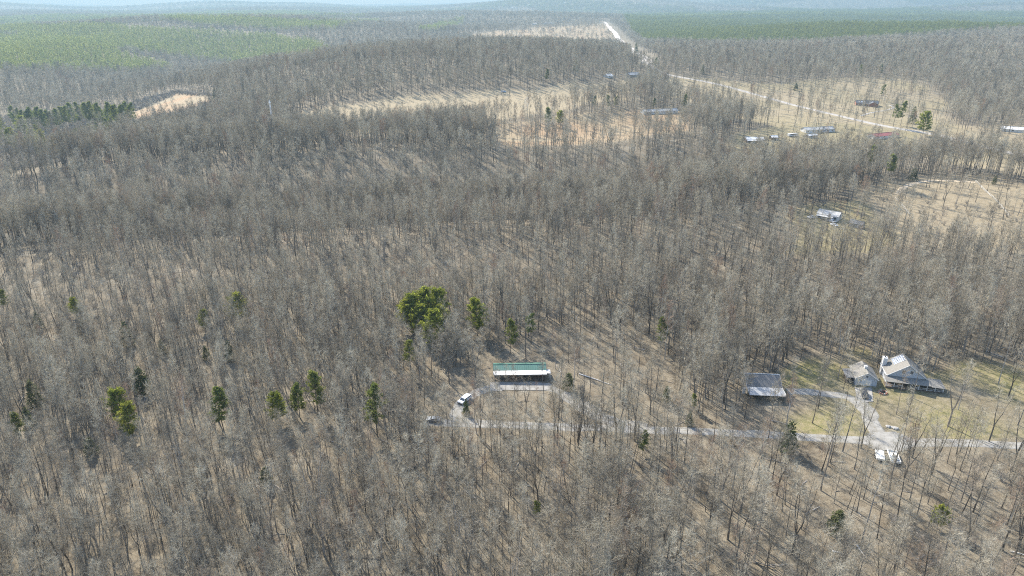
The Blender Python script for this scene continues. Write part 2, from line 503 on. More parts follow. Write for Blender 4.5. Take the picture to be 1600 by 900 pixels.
def strip(name, L, width, mat, lift, ragged=.25, cross=9, seed=1):
    """A road draped over the ground, with ragged shoulders."""
    L = np.asarray(L)
    T = np.gradient(L, axis=0); T /= np.linalg.norm(T, axis=1)[:, None] + 1e-9
    Nn = np.stack([-T[:, 1], T[:, 0]], 1)
    rg = np.random.default_rng(seed)
    n = len(L)
    def wob():
        a = rg.normal(0, 1, n); k = np.ones(3)/3
        return np.convolve(a, k, 'same')*ragged*width*.35
    wl, wr = width/2 + wob(), width/2 + wob()
    mb = MB()
    for i in range(n):
        for c in range(cross):
            t = c/(cross-1)
            o = -wl[i] + t*(wl[i] + wr[i])
            p = L[i] + Nn[i]*o
            mb.v.append((p[0], p[1], float(height(p[0], p[1])) + lift - (0.0 if 0 < c < cross-1 else lift + .05)))
    for i in range(n-1):
        for c in range(cross-1):
            a = i*cross + c
            mb.f.append((a+1, a, a+cross, a+cross+1)); mb.m.append(0)
    me = mb.mesh(name, mat)
    a_ = me.attributes.new('across', 'FLOAT', 'POINT')
    a_.data.foreach_set('value', np.tile(np.linspace(0, 1, cross), n).astype(np.float32))
    return structure(name, me)

def patch(name, P, mat, lift, step=1.0, wob=.5):
    """A filled area draped over the ground."""
    x0, y0 = P.min(0); x1, y1 = P.max(0)
    xs = np.arange(x0, x1 + step, step); ys = np.arange(y0, y1 + step, step)
    cx, cy_ = np.meshgrid(xs[:-1] + step/2, ys[:-1] + step/2, indexing='ij')
    ins = inside(P, cx + wob*wnoise(cx, cy_, 2.0, 4), cy_)
    mb = MB(); ids = {}
    def vid(i, j):
        if (i, j) not in ids:
            ids[(i, j)] = len(mb.v)
            mb.v.append((xs[i], ys[j], float(height(xs[i], ys[j])) + lift))
        return ids[(i, j)]
    for i in range(len(xs)-1):
        for j in range(len(ys)-1):
            if ins[i, j]:
                mb.f.append((vid(i, j), vid(i+1, j), vid(i+1, j+1), vid(i, j+1))); mb.m.append(0)
    return structure(name, mb.mesh(name, mat))

strip('gravel_road', L_ROAD, 4.4, M_GRAVEL, .07)
strip('driveway', L_LOOP, 4.2, M_GRAVEL, .10, .35, seed=2)
strip('driveway', L_LOOP[:int(len(L_LOOP)*.36)], 6.2, M_GRAVEL, .115, .35, seed=12)
strip('driveway', L_DA, 5.4, M_GRAVEL, .10, .3, seed=3)
strip('driveway', L_DB, 4.4, M_GRAVEL, .13, .3, seed=4)
strip('paved_road', L_FAR, 9.5, M_PAVED, .25, .1, seed=5)
strip('clay_road', L_CLAY, 19.0, M_CLAY, .5, .25, seed=6)
strip('driveway', L_HD, 3.4, M_PAVED, .2, .2, seed=7)
patch('gravel_pad', PG['pad'], M_GRAVEL_PAD, .13, .7)
patch('gravel_turnout', poly([(1345, 684), (1365, 676), (1400, 676), (1425, 686), (1425, 700), (1410, 706), (1370, 704), (1350, 695)]), M_GRAVEL_PAD, .16, .7)
patch('concrete_apron', poly([(1336, 606), (1362, 606), (1364, 628), (1338, 630)]), M_CONC, .17, .3, .1)

# ------------------------------------------------------------------ tree prototypes
def unit(v):
    return v/(np.linalg.norm(v) + 1e-9)

def hardwood(seed, H=20, base=.38, spread=3.6, nl=18, ns=5, nt_=5, tw=.032, r0=None, forks=1, rise=.9, k=5, twl=1.3):
    """Trunk and limbs in one builder, branchlets and twigs in another."""
    g = np.random.default_rng(seed)
    T, K = MB(), MB()
    r0 = r0 or H*.0085
    leaders = []
    if forks == 1:
        n = 8
        off = np.cumsum(g.normal(0, .012*H, (n, 2)), 0)*np.linspace(0, 1, n)[:, None]**.7
        P = [np.array([off[i, 0], off[i, 1], H*i/(n-1)]) for i in range(n)]
        P[0] = np.array([0, 0, -.4])
        rad = [r0*1.25] + [max(.02, r0*(1 - .93*(i/(n-1))**.9)) for i in range(1, n)]
        T.tube(P, rad, k)
        leaders.append((P, rad, base, nl, spread))
    else:
        hf = H*base*.7
        T.tube([(0, 0, -.4), (g.normal(0, .1), g.normal(0, .1), hf)], [r0*1.3, r0], k)
        for q in range(forks):
            a = 2*math.pi*q/forks + g.uniform(-.5, .5)
            rr = spread*g.uniform(.45, .75)
            n = 7
            P = []
            for i in range(n):
                t = i/(n-1)
                P.append(np.array([math.cos(a)*rr*t**.8, math.sin(a)*rr*t**.8, hf + (H*g.uniform(.96, 1.0) - hf)*t]) + (g.normal(0, .12, 3) if i else 0))
            rad = [r0*.72*(1 - .93*i/(n-1)) + .012 for i in range(n)]
            T.tube(P, rad, 4)
            leaders.append((P, rad, .22, max(5, nl//forks), spread*.62))
    for P, rad, b0, cnt, spr in leaders:
        P = np.array(P); n = len(P)
        for i in range(cnt):
            t = b0 + (0.985 - b0)*((i + g.uniform(0, .8))/cnt)
            f = t*(n-1); j = min(int(f), n-2); f -= j
            p0 = P[j]*(1-f) + P[j+1]*f
            rr = rad[j]*(1-f) + rad[j+1]*f
            u = (t - b0)/(1 - b0)
            L = spr*(1.15 - .72*u)*g.uniform(.65, 1.2)*(0.6 + .4*min(1, u*4))
            az = i*2.4 + g.uniform(-.6, .6)
            el = R(18 + 42*u)*g.uniform(.6, 1.25)*rise + .05
            d = np.array([math.cos(az)*math.cos(el), math.sin(az)*math.cos(el), math.sin(el)])
            up = np.array([0, 0, 1.0])
            Q = [p0]
            dd = d
            m_ = 4
            for s_ in range(m_):
                dd = unit(dd + .16*up + g.normal(0, .13, 3))
                Q.append(Q[-1] + dd*L/m_)
            rb = min(rr*.6, .012 + L*.014)
            T.tube(Q, [rb, rb*.8, rb*.58, rb*.36, .008], 3)
            for s_ in range(ns):
                v = .22 + .78*(s_ + g.uniform(0, .9))/ns
                f2 = min(v, .999)*m_; j2 = int(f2); f2 -= j2
                q0 = Q[j2]*(1-f2) + Q[j2+1]*f2
                d2 = unit(dd*.6 + g.normal(0, .62, 3) + .28*up)
                L2 = L*(.50 - .2*v)*g.uniform(.6, 1.3) + .35
                q1 = q0 + d2*L2*.55; q2 = q0 + unit(d2 + .2*up + g.normal(0, .15, 3))*L2
                w2 = max(tw*.85, .012 + L2*.008)
                K.tube([q0, q1, q2], [w2, w2*.7, 0], 3)
                for z in range(nt_):
                    v3 = g.uniform(.15, 1)
                    s0 = q0 + (q1 - q0)*v3*2 if v3 < .5 else q1 + (q2 - q1)*(v3 - .5)*2
                    d3 = unit(d2*.55 + g.normal(0, .6, 3) + .3*up)
                    K.tube([s0, s0 + d3*twl*g.uniform(.5, 1.25)], [tw*.62, 0], 3)
    return T, K

def bush(seed, H=4, n=26, tw=.03):
    g = np.random.default_rng(seed)
    K = MB()
    for i in range(n):
        a = g.uniform(0, 6.28)
        d = unit(np.array([math.cos(a)*.6, math.sin(a)*.6, g.uniform(.5, 1.6)]))
        p = np.array([g.normal(0, .3), g.normal(0, .3), -.1])
        L = H*g.uniform(.5, 1.05)
        q1 = p + d*L*.5; q2 = p + unit(d + g.normal(0, .2, 3))*L
        K.tube([p, q1, q2], [tw*1.3, tw, 0], 3)
        for z in range(9):
            t = g.uniform(.3, 1)
            s0 = p + (q2 - p)*t
            K.tube([s0, s0 + unit(d + g.normal(0, .7, 3))*L*.3*g.uniform(.4, 1.1)], [tw*.7, 0], 3)
    return K

def tuft(K, g, p, size, n, flat=.0, m=0):
    for _ in range(n):
        c = p + g.normal(0, size*.42, 3)
        a = unit(g.normal(0, 1, 3)*(1, 1, .45)); b = unit(np.cross(a, unit(g.normal(0, .55, 3) + (0, 0, 1))))
        s = size*g.uniform(.55, 1.15)
        K.tri(tuple(c + a*s*.75), tuple(c - a*s*.3 + b*s*.36), tuple(c - a*s*.3 - b*s*.36), m)

def pine(seed, H=16, base=.35, spread=3.0, whorls=14, per=5, tufts=4, ts=.48, tn=8, top=.55, droop=0.0):
    g = np.random.default_rng(seed)
    T, K = MB(), MB()
    r0 = H*.011
    P = [np.array([g.normal(0, .08)*i, g.normal(0, .08)*i, H*i/5 - (.4 if i == 0 else 0)]) for i in range(6)]
    T.tube(P, [r0*(1 - .9*i/5) for i in range(6)], 5)
    for wv in range(whorls):
        u = (wv + g.uniform(0, .5))/whorls
        z = H*(base + (1 - base)*u)
        f = z/H*5; j = min(int(f), 4); f -= j
        p0 = P[j]*(1-f) + P[j+1]*f
        prof = (1 - u)**top*(.55 + .45*min(1, u*3.5))
        for q in range(per):
            a = g.uniform(0, 6.28)
            L = max(.4, spread*prof*g.uniform(.6, 1.25))
            el = R(5 + 50*u - droop)
            d = np.array([math.cos(a)*math.cos(el), math.sin(a)*math.cos(el), math.sin(el)])
            q1 = p0 + d*L + np.array([0, 0, .12*L])
            T.tube([p0, q1], [.03 + L*.008, .01], 3)
            for s_ in range(tufts):
                t = .35 + .65*(s_ + .6)/tufts
                tuft(K, g, p0 + (q1 - p0)*t, ts*(.75 + .5*t), tn)
        tuft(K, g, p0, ts, 2)
    tuft(K, g, P[-1], ts*.8, tn)
    return T, K

def cedar(seed, H=8, spread=1.7, n=330, s=.55):
    g = np.random.default_rng(seed)
    T, K = MB(), MB()
    T.tube([(0, 0, -.3), (0, 0, H*.9)], [H*.014, .02], 5)
    for i in range(n):
        u = g.beta(1.1, 1.6)
        rr = spread*(1 - u)**.8*(.5 + .5*min(1, u*6 + .3))*math.sqrt(g.uniform(.25, 1))*(1 + .22*math.sin(9*u + 3*g.uniform()))
        a = g.uniform(0, 6.28)
        tuft(K, g, np.array([math.cos(a)*rr, math.sin(a)*rr, H*(.06 + .94*u)]), s, 3)
    return T, K

def far_pine(seed, H=15, spread=3.2):
    g = np.random.default_rng(seed)
    K = MB()
    K.tube([(0, 0, -1), (0, 0, H*.85)], [.22, .05], 3, 1)
    for i in range(46):
        u = g.beta(1.2, 1.3)
        rr = spread*(1 - u)**.65*math.sqrt(g.uniform(.15, 1))*(.6 + .4*min(1, u*4))
        a = g.uniform(0, 6.28)
        tuft(K, g, np.array([math.cos(a)*rr, math.sin(a)*rr, H*(.34 + .66*u)]), 1.35, 2, m=0)
    return K

def far_wood(seed, H=20, spread=4.2):
    """A bare tree for the distance: fewer, stouter branches."""
    T, K = hardwood(seed, H, .42, spread, 13, 4, 5, .105, H*.0095, 1, .95, 3, 1.8)
    return T, K

def join(A, B):
    """A keeps material 0, B gets material 1."""
    o = MB()
    o.v = list(A.v) + list(B.v)
    n = len(A.v)
    o.f = list(A.f) + [tuple(i + n for i in f) for f in B.f]
    o.m = [0]*len(A.f) + [1]*len(B.f)
    return o

NEAR = [hardwood(1, 20, .42, 3.3, 17, 6, 7, .027), hardwood(2, 22, .46, 3.6, 18, 6, 7, .027), hardwood(3, 18, .35, 3.1, 16, 6, 7, .027),
        hardwood(4, 21, .40, 4.6, 20, 6, 6, .027, forks=2, r0=.20), hardwood(5, 17, .58, 1.7, 10, 5, 5, .026, r0=.115),
        hardwood(6, 20, .55, 3.0, 13, 6, 6, .027, r0=.16), hardwood(7, 21, .38, 5.4, 24, 6, 6, .027, forks=3, r0=.25)]
NEAR_KIND = ['straight', 'tall', 'slender', 'twin-stemmed', 'thin pole-like', 'high-crowned', 'broad forked']
M_NEAR = []
for i, (T, K) in enumerate(NEAR):
    M_NEAR.append((T.mesh('bare_tree_trunk', M_BARK), K.mesh('bare_tree_crown', M_TWIG)))

lib_count = 0
def library(name, builders, mats):
    """Source meshes for scattered woods: a collection that is not in the scene itself."""
    global lib_count
    c = bpy.data.collections.new(name)
    for i, b in enumerate(builders):
        o = bpy.data.objects.new('%s_%02d' % (name, i), b.mesh(name, mats))
        c.objects.link(o)
    return c

LIB_WOOD = library('wood_tree', [join(*t) for t in NEAR] + [join(*hardwood(31 + i, 7.5 + i*1.2, .25, 1.6, 11, 5, 5, .024, .045)) for i in range(2)] + [join(*hardwood(35 + i, 18 - 1.5*i, .60, 1.6, 9, 5, 4, .026, .11)) for i in range(3)] + [join(*hardwood(38 + i, 14 + 2*i, .28, 4.2 + .5*i, 28, 7, 8, .022, .17, 2 + i, twl=1.1)) for i in range(2)], [M_BARK, M_TWIG])
LIB_MID = library('wood_tree_mid', [join(*hardwood(41 + i, [20, 22, 18, 21, 17][i], [.54, .58, .50, .48, .50][i], [3.9, 4.3, 3.6, 5.2, 3.3][i], 16, 6, 7, .034, .19, [1, 1, 1, 2, 1][i], .9, 4, 1.5)) for i in range(5)], [M_BARK, M_TWIG])
LIB_SAP = library('sapling', [join(*hardwood(81 + i, 6.5 + i*1.1, .15, 1.9, 12, 5, 5, .026, .045)) for i in range(4)], [M_BARK, M_TWIG])
LIB_FAR = library('wood_tree_far', [join(*far_wood(51 + i, [20, 22, 18, 21][i], [4.2, 4.6, 4.0, 5.0][i])) for i in range(4)], [M_BARK, M_TWIG])
LIB_BUSH = library('thicket', [bush(61 + i, [3.0, 4.5, 5.5][i]) for i in range(3)], [M_TWIG_DARK])
LIB_PINE = library('plantation_pine', [far_pine(71 + i, 15 + i) for i in range(4)], [M_PLANT, M_BARK])
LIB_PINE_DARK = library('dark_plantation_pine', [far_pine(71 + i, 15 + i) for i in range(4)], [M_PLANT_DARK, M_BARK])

def scatter(name, pts, rot, scl, idx, coll):
    """One stuff object: a cloud of points that carries instances."""
    me = bpy.data.meshes.new(name)
    n = len(pts)
    me.vertices.add(n); me.vertices.foreach_set('co', np.asarray(pts, np.float32).ravel())
    for nm, ty, dat, key in (('rot', 'FLOAT_VECTOR', rot, 'vector'), ('scl', 'FLOAT_VECTOR', scl, 'vector'), ('pick', 'INT', idx, 'value')):
        a = me.attributes.new(nm, ty, 'POINT')
        a.data.foreach_set(key, np.ascontiguousarray(dat, np.int32 if ty == 'INT' else np.float32).ravel())
    o = link(name, me)
    o['kind'] = 'stuff'
    ng = bpy.data.node_groups.new(name, 'GeometryNodeTree')
    ng.interface.new_socket('Geometry', in_out='INPUT', socket_type='NodeSocketGeometry')
    ng.interface.new_socket('Geometry', in_out='OUTPUT', socket_type='NodeSocketGeometry')
    gi = ng.nodes.new('NodeGroupInput'); go = ng.nodes.new('NodeGroupOutput')
    ip = ng.nodes.new('GeometryNodeInstanceOnPoints'); ip.inputs['Pick Instance'].default_value = True
    ci = ng.nodes.new('GeometryNodeCollectionInfo')
    ci.inputs['Collection'].default_value = coll
    ci.inputs['Separate Children'].default_value = True
    ci.inputs['Reset Children'].default_value = True
    def na(nm, ty):
        q = ng.nodes.new('GeometryNodeInputNamedAttribute'); q.data_type = ty; q.inputs['Name'].default_value = nm
        return [s for s in q.outputs if s.enabled and s.name == 'Attribute'][0]
    L = ng.links.new
    L(gi.outputs[0], ip.inputs['Points']); L(ci.outputs[0], ip.inputs['Instance'])
    er = ng.nodes.new('FunctionNodeEulerToRotation')
    L(na('rot', 'FLOAT_VECTOR'), er.inputs[0]); L(er.outputs[0], ip.inputs['Rotation'])
    L(na('scl', 'FLOAT_VECTOR'), ip.inputs['Scale']); L(na('pick', 'INT'), ip.inputs['Instance Index'])
    L(ip.outputs[0], go.inputs[0])
    md = o.modifiers.new('scatter', 'NODES'); md.node_group = ng
    return o

# ------------------------------------------------------------------ buildings
M_GREEN = simple('green_metal', (0.061, 0.144, 0.108), (0.076, 0.169, 0.130), .6, .38, .0, .5)
M_WHITE = simple('white_paint', (0.663, 0.654, 0.629), (0.595, 0.586, 0.561), 1.2, .6)
M_WHITEROOF = simple('white_metal_roof', (0.680, 0.671, 0.646), (0.578, 0.561, 0.527), .8, .45)
M_SIDING = simple('tan_siding', (0.375, 0.345, 0.300), (0.330, 0.300, 0.255), 1.5)
M_BLUESIDE = simple('pale_siding', (.43, .45, .47), (.38, .40, .42), 1.5)
M_DARKWOOD = simple('dark_wood', (.085, .065, .05), (.13, .10, .075), 1.5)
M_SHINGLE = simple('grey_shingle', (0.124, 0.124, 0.124), (0.167, 0.164, 0.161), 2.2, .85)
M_SHINGLE_L = simple('pale_shingle', (.175, .165, .145), (.235, .22, .195), 2.2, .9)
M_LEANTO = simple('galvanised_roof', (0.331, 0.331, 0.331), (0.403, 0.403, 0.396), 1.0, .5)
M_GLASS = simple('window_glass', (.03, .04, .05), (.05, .06, .07), 1, .08, 0, .6)
M_PANEL = simple('solar_glass', (.12, .15, .20), (.16, .19, .24), .6, .4, .0, .4)
M_ALU = simple('aluminium', (.75, .75, .76), (.68, .68, .69), 2, .35, .6)
M_BRICK = simple('red_brick', (.26, .11, .075), (.33, .16, .11), 3)
M_RED = simple('red_metal', (.33, .095, .085), (.40, .15, .13), .5, .6)
M_STEEL = simple('worn_steel_roof', (.50, .49, .46), (.30, .295, .28), .35, .7)
M_DKROOF = simple('charcoal_roof', (.085, .088, .095), (.13, .135, .14), .8, .55)
M_BLACK = simple('black_rubber', (.02, .02, .02), (.03, .03, .03), 4, .8)
M_ROCK = simple('pale_rock', (0.400, 0.384, 0.352), (0.288, 0.272, 0.248), 2.5, .9)

def base_of(l, r):
    """From two ground pixels (front left, front right): centre, turn and width. Local x runs to the right, local -y faces the viewer."""
    a, b = at(*l), at(*r)
    d = b - a
    return (a + b)/2, math.atan2(d[1], d[0]), float(np.hypot(d[0], d[1]))

def gable_x(mb, x0, x1, y0, y1, ze, rise, t=.14, over=.35):
    """Two roof plates, ridge along x."""
    ym = (y0 + y1)/2; k = rise/((y1 - y0)/2)
    mb.slab([(x0-over, y0-over, ze-over*k), (x1+over, y0-over, ze-over*k), (x1+over, ym, ze+rise), (x0-over, ym, ze+rise)], t)
    mb.slab([(x0-over, ym+.002, ze+rise), (x1+over, ym+.002, ze+rise), (x1+over, y1+over, ze-over*k), (x0-over, y1+over, ze-over*k)], t)
    return mb

def gable_y(mb, x0, x1, y0, y1, ze, rise, t=.14, over=.35):
    xm = (x0 + x1)/2; k = rise/((x1 - x0)/2)
    mb.slab([(x0-over, y1+over, ze-over*k), (x0-over, y0-over, ze-over*k), (xm, y0-over, ze+rise), (xm, y1+over, ze+rise)], t)
    mb.slab([(xm+.002, y1+over, ze+rise), (xm+.002, y0-over, ze+rise), (x1+over, y0-over, ze-over*k), (x1+over, y1+over, ze-over*k)], t)
    return mb

def window(parent, x, z, ww, hh, y, name='window', frame=M_WHITE):
    f = MB()
    b = .08
    f.box(x-ww/2-b, y-.06, z-b, x+ww/2+b, y+.02, z); f.box(x-ww/2-b, y-.06, z+hh, x+ww/2+b, y+.02, z+hh+b)
    f.box(x-ww/2-b, y-.06, z+.001, x-ww/2, y+.02, z+hh-.001); f.box(x+ww/2, y-.06, z+.001, x+ww/2+b, y+.02, z+hh-.001)
    f.box(x-.025, y-.05, z+.002, x+.025, y-.01, z+hh-.002)
    o = part(name, f, frame, parent)
    part('pane', MB().box(x-ww/2, y-.03, z+.002, x+ww/2, y-.012, z+hh-.002), M_GLASS, o)
    return o

def door(parent, x, z, ww, hh, y, mat):
    o = part('door', MB().box(x-ww/2, y-.07, z, x+ww/2, y+.02, z+hh), mat, parent)
    part('handle', MB().box(x+ww/2-.14, y-.12, z+1.0, x+ww/2-.06, y-.068, z+1.08), M_ALU, o)
    return o

def ridge_cap(parent, pts, mat, wd=.18):
    mb = MB().tube(pts, [wd]*len(pts), 5, cap=True)
    return part('ridge_cap', mb, mat, parent)

# --- the long home with the green roof
c, rz, wd = base_of((772, 594), (853, 594))
H1 = thing('mobile_home', 'long low house with a green metal roof and white porch roof', 'house', c, rz)
x0, x1 = -wd/2, wd/2
part('foundation', MB().box(x0+.2, 2.2, -.5, x1-.2, 6.6, .55), M_ROCK, H1)
part('wall', MB().box(x0, 2.0, .5, x1, 6.8, 2.95).prism([(x0, 2.9), (x0+.01, 2.9), (x0+.01, 2.9)], 2.1, 2.2), M_SIDING, H1)
rf = part('roof', gable_x(MB(), x0, x1, 2.0, 6.8, 3.0, .75, .12, .3), M_GREEN, H1)
sm = MB()
for i in range(25):
    xx = x0 - .2 + (wd + .4)*i/24
    k = .75/2.4
    sm.slab([(xx-.025, 1.72, 3.0-.28*k+.045), (xx+.025, 1.72, 3.0-.28*k+.045), (xx+.025, 4.38, 3.795), (xx-.025, 4.38, 3.795)], .05)
    sm.slab([(xx-.025, 4.42, 3.795), (xx+.025, 4.42, 3.795), (xx+.025, 7.08, 3.0-.28*k+.045), (xx-.025, 7.08, 3.0-.28*k+.045)], .05)
part('roof_seam', sm, M_GREEN, rf)['kind'] = 'stuff'
ridge_cap(rf, [(x0-.3, 4.4, 3.77), (x1+.3, 4.4, 3.77)], M_GREEN, .12)
part('porch_roof', MB().slab([(x0-.2, -.7, 2.62), (x1+.2, -.7, 2.62), (x1+.2, 1.68, 2.88), (x0-.2, 1.68, 2.88)], .1), M_WHITEROOF, H1)
part('gutter', MB().box(x0-.2, -.80, 2.50, x1+.2, -.703, 2.64), M_WHITE, H1)
part('porch_deck', MB().box(x0+.1, -.5, .25, x1-.1, 1.995, .42), M_DARKWOOD, H1)
for i in range(8):
    xx = x0 + .25 + (wd - .5)*i/7
    part('post', MB().box(xx-.07, -.45, -.3, xx+.07, -.31, 2.55), M_DARKWOOD, H1)
for a, b in ((0, 2), (3, 7)):
    xa, xb = x0 + .33 + (wd-.5)*a/7, x0 + .17 + (wd-.5)*b/7
    part('railing', MB().box(xa, -.42, 1.2, xb, -.34, 1.3).box(xa, -.41, .62, xb, -.35, .7), M_DARKWOOD, H1)
for xx in (-.36, -.17, .14, .33):
    window(H1, xx*wd, 1.25, 1.3, 1.1, 1.995)
door(H1, -.02*wd, .5, .95, 2.05, 1.995, M_WHITE)
door(H1, .43*wd, .5, .95, 2.05, 1.995, M_BRICK)
part('step', MB().box(-.02*wd-.8, -1.5, -.2, -.02*wd+.8, -.505, .2), M_DARKWOOD, H1)
part('side_porch_roof', MB().slab([(x1+.3, .2, 2.5), (x1+1.6, .2, 2.4), (x1+1.6, 2.6, 2.5), (x1+.3, 2.6, 2.6)], .1), M_WHITEROOF, H1)
for yy in (.3, 2.4):
    part('post', MB().box(x1+1.4, yy, -.3, x1+1.52, yy+.12, 2.36), M_WHITE, H1)

# --- the grey roofed barn beside the lawn
c, rz, wd = base_of((1171, 626), (1224, 628))
B1 = thing('barn', 'grey roofed outbuilding with a pale lean-to, left of the lawn', 'barn', c, rz)
x0, x1 = -wd/2, wd/2
part('wall', MB().box(x0+.2, 4.4, -.5, x1-.2, 13.0, 3.1).prism([(x0+.2, 3.0), (x0+.21, 3.0), (x0+.21, 3.01)], 4.5, 4.6), M_SIDING, B1)
for xx in (x0+.2, x1-.32):
    gw = MB()
    gw.v += [(xx, 4.4, 3.1), (xx, 13.0, 3.1), (xx, 8.7, 5.2), (xx+.12, 4.4, 3.1), (xx+.12, 13.0, 3.1), (xx+.12, 8.7, 5.2)]
    gw.f += [(0, 2, 1), (3, 4, 5), (0, 1, 4, 3), (1, 2, 5, 4), (2, 0, 3, 5)]; gw.m += [0]*5
    part('gable', gw, M_SIDING, B1)
rf = part('roof', gable_x(MB(), x0, x1, 4.4, 13.0, 3.1, 2.2, .14, .3), M_SHINGLE, B1)
ridge_cap(rf, [(x0-.3, 8.7, 5.28), (x1+.3, 8.7, 5.28)], M_WHITE, .14)
for xx in (x0-.36, x1+.30):
    part('bargeboard', MB().slab([(xx, 3.95, 2.98), (xx+.07, 3.95, 2.98), (xx+.07, 8.7, 5.40), (xx, 8.7, 5.40)], .26).slab([(xx, 8.702, 5.40), (xx+.07, 8.702, 5.40), (xx+.07, 13.4, 2.98), (xx, 13.4, 2.98)], .26), M_WHITE, rf)
part('lean_to_roof', MB().slab([(x0-.3, -.3, 2.32), (x1+.3, -.3, 2.32), (x1+.3, 4.06, 2.86), (x0-.3, 4.06, 2.86)], .1), M_LEANTO, B1)
part('fascia', MB().box(x1+.302, -.3, 2.1, x1+.40, 4.0, 2.95), M_WHITE, B1)
for i in range(5):
    xx = x0 + .15 + (wd - .3)*i/4
    part('post', MB().box(xx-.09, -.05, -.3, xx+.09, .13, 2.24), M_DARKWOOD, B1)
part('barn_door', MB().box(-1.7, 4.3, 0, 1.7, 4.395, 2.6), M_DARKWOOD, B1)
window(B1, -3.5, 1.1, 1.0, 1.0, 4.395)
pt = at(1162, 614)
wt = thing('water_tank', 'small white upright tank beside the left end of the grey roofed barn', 'tank', pt)
part('tank_shell', MB().cyl((0, 0, -.1), (0, 0, 1.9), .55, .55, 12), M_WHITE, wt)
part('tank_lid', MB().cyl((0, 0, 1.9), (0, 0, 2.1), .5, .22, 12), M_WHITE, wt)

# --- the garage with the pale gable front
c, rz, wd = base_of((1335, 601), (1369, 604))
G1 = thing('garage', 'gable fronted garage with a wide pale door and a roof cupola', 'garage', c, rz)
x0, x1, dp = -wd/2, wd/2, 8.0
ze, rs_ = 2.7, 2.2
part('wall', MB().prism([(x0, -.4), (x1, -.4), (x1, ze), (0, ze+rs_*.985), (x0, ze)], 0, dp), M_BLUESIDE, G1)
rf = part('roof', gable_y(MB(), x0, x1, 0, dp, ze+.14, rs_, .14, .4), M_SHINGLE_L, G1)
for sgn in (-1, 1):
    kx = rs_/(wd/2); e = wd/2 + .42
    part('bargeboard', MB().slab([(sgn*e, -.47, ze+.14-.42*kx+.03), (sgn*e, -.402, ze+.14-.42*kx+.03), (0, -.402, ze+.14+rs_+.03), (0, -.47, ze+.14+rs_+.03)][::(1 if sgn > 0 else -1)], .22), M_WHITE, rf)
cp = part('cupola', MB().box(-.45, 3.0, ze+rs_-.2, .45, 3.9, ze+rs_+.9), M_WHITE, rf)
gd = part('garage_door', MB().box(-1.75, -.08, 0, 1.75, -.003, 2.25), M_WHITE, G1)
for i in range(4):
    part('door_panel', MB().box(-1.7, -.11, .05 + .55*i, 1.7, -.082, .55 + .55*i), M_WHITE, gd)
ov = MB().tube([(0, -.07, ze+.75), (0, -.004, ze+.75)], [.36, .36], 10, cap=True)
part('round_vent', ov, M_DKROOF, G1)
part('lean_to_roof', MB().slab([(x0-2.8, .6, 2.0), (x0-.45, .6, 2.35), (x0-.45, 7.0, 2.35), (x0-2.8, 7.0, 2.0)], .1), M_SHINGLE, G1)
for yy in (.8, 3.8, 6.7):
    part('post', MB().box(x0-2.7, yy, -.3, x0-2.58, yy+.12, 1.9), M_DARKWOOD, G1)
part('woodpile', MB().box(x0-2.3, 1.2, -.1, x0-.6, 6.2, 1.0), M_DARKWOOD, G1)

# --- the house with roof panels and the wrap-around porch
c, rz, wd = base_of((1389, 607), (1446, 610))
H2 = thing('farmhouse', 'steep roofed house with solar panels, chimney and wrap-around porch', 'house', c, rz - R(6))
H2.scale = (.93, .93, .93)
x0, x1 = -6.3, 6.3
ze, rs_, y0, y1 = 3.6, 4.6, 3.2, 12.0
part('wall', MB().prism([(x0, -.4), (x1, -.4), (x1, ze), (0, ze+rs_*.985), (x0, ze)], y0, y1), M_BLUESIDE, H2)
rf = part('roof', gable_y(MB(), x0, x1, y0, y1, ze+.14, rs_, .16, .45), M_SHINGLE_L, H2)
kx = rs_/6.3
for sgn in (-1, 1):
    e = 6.77
    part('bargeboard', MB().slab([(sgn*e, y0-.53, ze+.14-.47*kx+.03), (sgn*e, y0-.452, ze+.14-.47*kx+.03), (0, y0-.452, ze+.14+rs_+.03), (0, y0-.53, ze+.14+rs_+.03)][::(1 if sgn > 0 else -1)], .24), M_WHITE, rf)
part('gutter', MB().box(x0-.62, y0-.45, ze-.32, x0-.47, y1+.45, ze-.16), M_WHITE, rf)
sl = math.atan(kx)
for i in range(2):
    for j in range(6):
        # panels lie on the left slope near the ridge and the rear
        ya = 7.3 + i*2.25
        ua = .55 + j*.68                                   # distance down the slope from the ridge
        xa, xb = -ua*math.cos(sl), -(ua+.60)*math.cos(sl)
        za, zb = ze+.14+rs_-ua*math.sin(sl)+.10, ze+.14+rs_-(ua+.60)*math.sin(sl)+.10
        fr = part('solar_panel', MB().slab([(xa, ya, za), (xa, ya+2.1, za), (xb, ya+2.1, zb), (xb, ya, zb)], .06), M_PANEL, rf)
        q = MB()
        q.slab([(xa, ya-.07, za+.03), (xa, ya, za+.03), (xb, ya, zb+.03), (xb, ya-.07, zb+.03)], .09)
        q.slab([(xa+.06, ya, za+.07), (xa+.06, ya+2.1, za+.07), (xa, ya+2.1, za+.03), (xa, ya, za+.03)], .09)
        part('frame', q, M_ALU, rf)
ch = part('chimney', MB().box(x0-.5, 9.6, 0, x0+.9, 11.4, 6.6).box(x0-.58, 9.5, 6.601, x0+.98, 11.5, 6.85), M_WHITE, H2)
part('chimney_pot', MB().cyl((x0+.2, 10.5, 6.85), (x0+.2, 10.5, 7.4), .28, .24, 8), M_DKROOF, ch)
pr = MB()
pr.slab([(x0-1.2, -.6, 2.62), (x1+1.0, -.6, 2.62), (x1+1.0, y0-.005, 3.2), (x0-1.2, y0-.005, 3.2)], .12)
part('porch_roof', pr, M_SHINGLE_L, H2)
